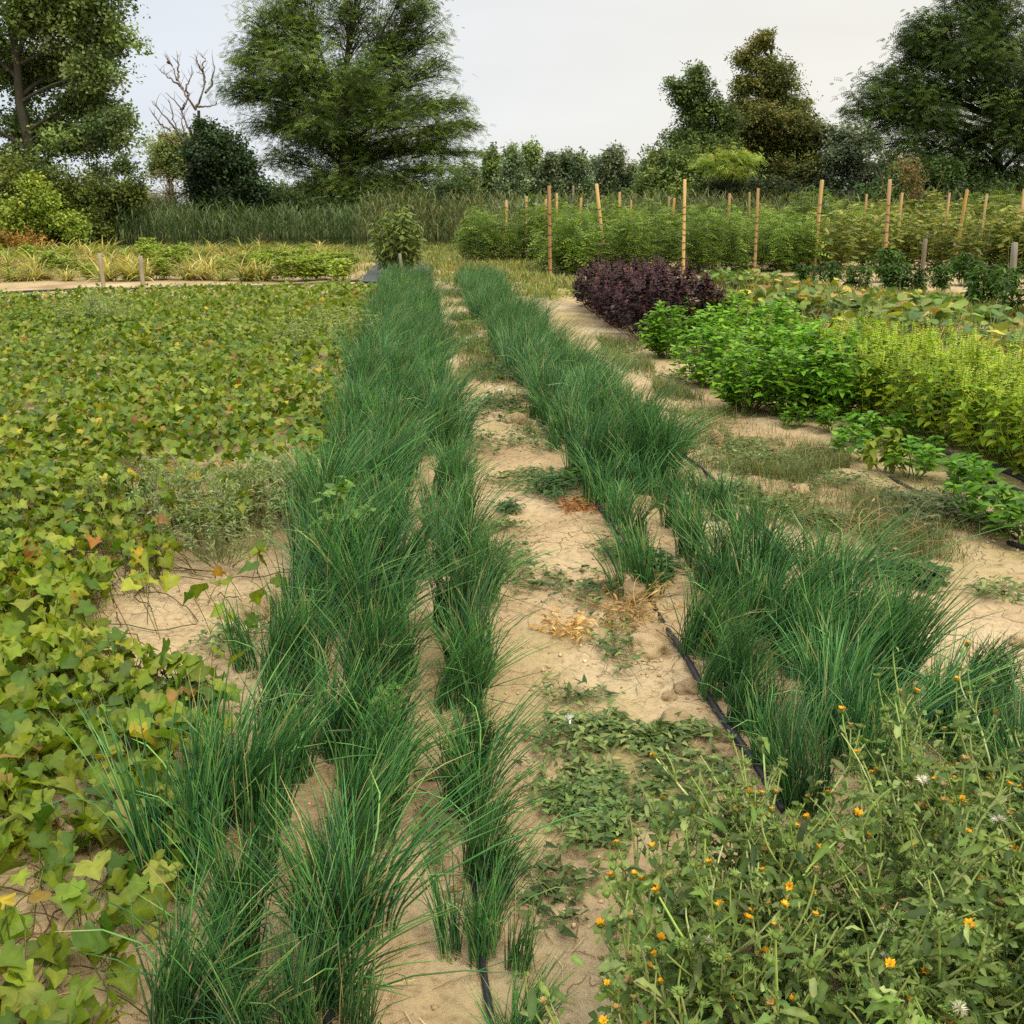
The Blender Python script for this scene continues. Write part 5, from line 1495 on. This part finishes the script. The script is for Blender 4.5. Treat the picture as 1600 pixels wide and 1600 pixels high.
# far tree line
g = np.random.default_rng(83)
FT = [(770, 262, 22, 34), (800, 258, 20, 26), (828, 256, 24, 30), (858, 268, 20, 26), (880, 264, 20, 24), (905, 268, 18, 24), (935, 270, 18, 24), (958, 264, 26, 30), (985, 280, 16, 18), (730, 280, 24, 26), (1015, 275, 20, 24)]
fl = ['left end of the far tree line', 'second from the left in the far tree line, small', 'far tree line, taller and yellower top', 'far tree line, right of the yellower one', 'middle of the far tree line', 'far tree line, low crown right of the middle',
      'far tree line, left of the tallest silvery crown', 'far tree line, tallest silvery crown', 'right end of the far tree line', 'far tree behind the large feathery tree', 'far tree behind the green bush on the right']
for k, (cx, cy, rx_, ry_) in enumerate(FT):
    cols = [A(84, 98, 66), A(100, 112, 80), A(70, 84, 56), A(118, 128, 96)] if k not in (0, 2) else [A(110, 122, 64), A(92, 106, 58), A(76, 92, 50)]
    tree(f'distant poplar, {fl[k]}', 'poplar_tree', 85 + g.uniform(-4, 4), cx, [(cx, cy, rx_, ry_), (cx - rx_ * .3, cy + 26, rx_ * 1.1, 26), (cx + rx_ * .4, cy + 32, rx_ * 1.1, 24), (cx, cy - ry_ * .5, rx_ * .7, ry_ * .6)], 'simple', cols, .8, .25, .26, .8, 20 + k, group='trees of the far tree line', twig=.8, bark=A(130, 124, 108))
for k, (cx, cy) in enumerate(((205, 310), (240, 318), (130, 305), (430, 305), (30, 300), (480, 300))):
    tree(['distant low hedge tree left of the ivy covered tree', 'distant low hedge tree behind the grey twigs', 'distant low tree behind the slim sapling', 'distant low tree in the gap by the dark round tree', 'distant low tree behind the left poplar', 'distant low tree behind the large feathery tree'][k], 'hedge_tree', 80, cx,
         [(cx, cy, 26, 14), (cx + 14, cy + 6, 22, 12)], 'simple', [A(84, 98, 60), A(98, 110, 72)], .6, .12, .26, .8, 40 + k, group='distant low trees', twig=.8)

# right hand group
tree('leafy bush sloping down at the left of the right tree group', 'shrub', 43, 1045, [(1045, 270, 34, 24), (1075, 275, 34, 32), (1020, 290, 26, 20), (1060, 305, 46, 20), (1030, 250, 20, 16), (1100, 300, 30, 24), (1010, 305, 34, 22), (1050, 285, 44, 30), (1080, 250, 28, 24)], 'small', [A(92, 108, 52), A(74, 92, 44), A(112, 124, 60)], 1.9, .12, .15, .6, 50, cat='shrub', trunks=2, twig=.9)
tree('narrow green tree with a tuft reaching left in the right group', 'alder_tree', 45, 1095, [(1090, 130, 24, 20), (1060, 136, 30, 9), (1095, 165, 24, 26), (1100, 205, 28, 30), (1080, 190, 18, 14), (1110, 245, 32, 30), (1075, 230, 26, 22), (1130, 215, 24, 26), (1110, 270, 40, 32), (1135, 190, 26, 28), (1122, 165, 14, 14), (1062, 215, 28, 26), (1050, 245, 36, 26), (1075, 175, 18, 16), (1120, 235, 40, 30, -1), (1060, 150, 14, 8), (1085, 110, 14, 10)], 'simple', [A(76, 92, 42), A(62, 78, 36), A(94, 110, 52)], 1.75, .14, .125, .5, 51, 4.2)
tree('tallest tree of the right group with brownish crown', 'oak_tree', 47, 1192, [(1182, 70, 18, 20), (1185, 100, 28, 22), (1155, 92, 16, 14), (1210, 108, 30, 14), (1175, 130, 32, 26), (1215, 150, 40, 24), (1160, 165, 28, 18), (1245, 165, 30, 12), (1195, 185, 52, 26), (1250, 195, 32, 20), (1165, 205, 34, 26), (1225, 225, 52, 28),
                                                                            (1180, 250, 40, 28), (1240, 265, 48, 26), (1200, 290, 56, 24), (1262, 225, 26, 18), (1255, 300, 36, 18), (1140, 220, 34, 30), (1272, 245, 36, 28), (1150, 275, 50, 30), (1275, 285, 40, 28), (1240, 195, 46, 26), (1200, 240, 60, 40, 1), (1150, 185, 26, 28), (1160, 135, 20, 20), (1230, 130, 24, 16), (1285, 210, 22, 18), (1195, 60, 14, 14)], 'simple', [A(92, 96, 44), A(76, 82, 38), A(110, 102, 48), A(62, 72, 34)], 1.7, .26, .125, .5, 52, w=[.35, .3, .15, .2])
tree('low yellow green spreading tree in front of the right group', 'locust_tree', 40, 1140, [(1140, 243, 40, 14), (1110, 255, 26, 12), (1172, 248, 24, 10), (1150, 265, 30, 10)], 'pin', [A(122, 136, 54), A(104, 122, 48), A(138, 148, 66)], 1.2, .08, .26, .25, 53)
tree('dark undergrowth bush below the yellow green tree', 'shrub', 42, 1150, [(1130, 290, 44, 24), (1180, 295, 44, 22), (1110, 308, 44, 16), (1170, 312, 44, 14), (1230, 305, 40, 18)], 'small', [A(52, 66, 32), A(40, 54, 28), A(64, 76, 36)], 1.3, .08, .14, .7, 54, cat='shrub', trunks=3)
tree('grey green silvery poplar thicket between the two right tree masses', 'poplar_tree', 46, 1320, [(1315, 215, 32, 26), (1345, 220, 34, 26), (1300, 250, 30, 28), (1340, 260, 38, 30), (1375, 265, 34, 30), (1310, 295, 40, 24), (1360, 300, 46, 20), (1285, 285, 18, 26)], 'simple',
     [A(108, 118, 92), A(88, 98, 72), A(128, 136, 112), A(72, 82, 58)], 1.2, .12, .15, .7, 55, bark=A(150, 146, 130), trunks=3)
tree('large dark spreading tree at the right edge', 'locust_tree', 40, 1545, [(1500, 30, 60, 40), (1560, 20, 60, 45), (1440, 40, 34, 22), (1470, 75, 60, 28), (1420, 58, 24, 14), (1550, 85, 70, 45), (1445, 90, 34, 14), (1380, 130, 34, 26), (1345, 155, 34, 14), (1420, 140, 50, 24), (1490, 140, 60, 34), (1570, 150, 70, 50),
                                                                       (1370, 175, 45, 18), (1330, 175, 20, 10), (1440, 195, 60, 26), (1520, 215, 60, 30), (1600, 220, 70, 50), (1400, 225, 45, 24), (1460, 250, 60, 28), (1560, 270, 60, 30), (1640, 60, 80, 60), (1680, 160, 80, 70), (1540, -30, 90, 40), (1640, 280, 60, 36), (1396, 108, 14, 12), (1500, 90, 80, 60, -1), (1560, 190, 80, 60, -1.5), (1430, 180, 60, 36, -1), (1500, 260, 80, 36, 0), (1600, 110, 70, 60, -2), (1420, 75, 40, 26), (1455, 30, 40, 28), (1400, 150, 50, 22), (1400, 190, 40, 22)],
     'pin', [A(74, 94, 42), A(60, 78, 36), A(92, 110, 50), A(50, 66, 32)], 1.15, .34, .27, .6, 56, 4.5, A(60, 54, 46), .8, twig=.95)
tree('dense dark green shrub under the large right tree', 'shrub', 38.5, 1500, [(1430, 265, 40, 26), (1480, 275, 46, 30), (1410, 300, 44, 18), (1470, 305, 50, 18), (1540, 300, 46, 20), (1600, 300, 50, 24), (1660, 290, 60, 34), (1370, 308, 34, 14)], 'small', [A(66, 86, 40), A(54, 70, 34), A(80, 98, 50)], 1.8, .1, .14, .7, 57, cat='shrub', trunks=3)
tree('dry brown twiggy bush in front of the dark right shrub', 'shrub', 35.5, 1428, [(1428, 275, 24, 22), (1410, 262, 16, 14), (1432, 300, 24, 16)], 'small', [A(122, 100, 60), A(104, 92, 50), A(96, 100, 50)], .8, .04, .08, .8, 58, None, A(140, 112, 80), cat='shrub', twig=.4, trunks=3)
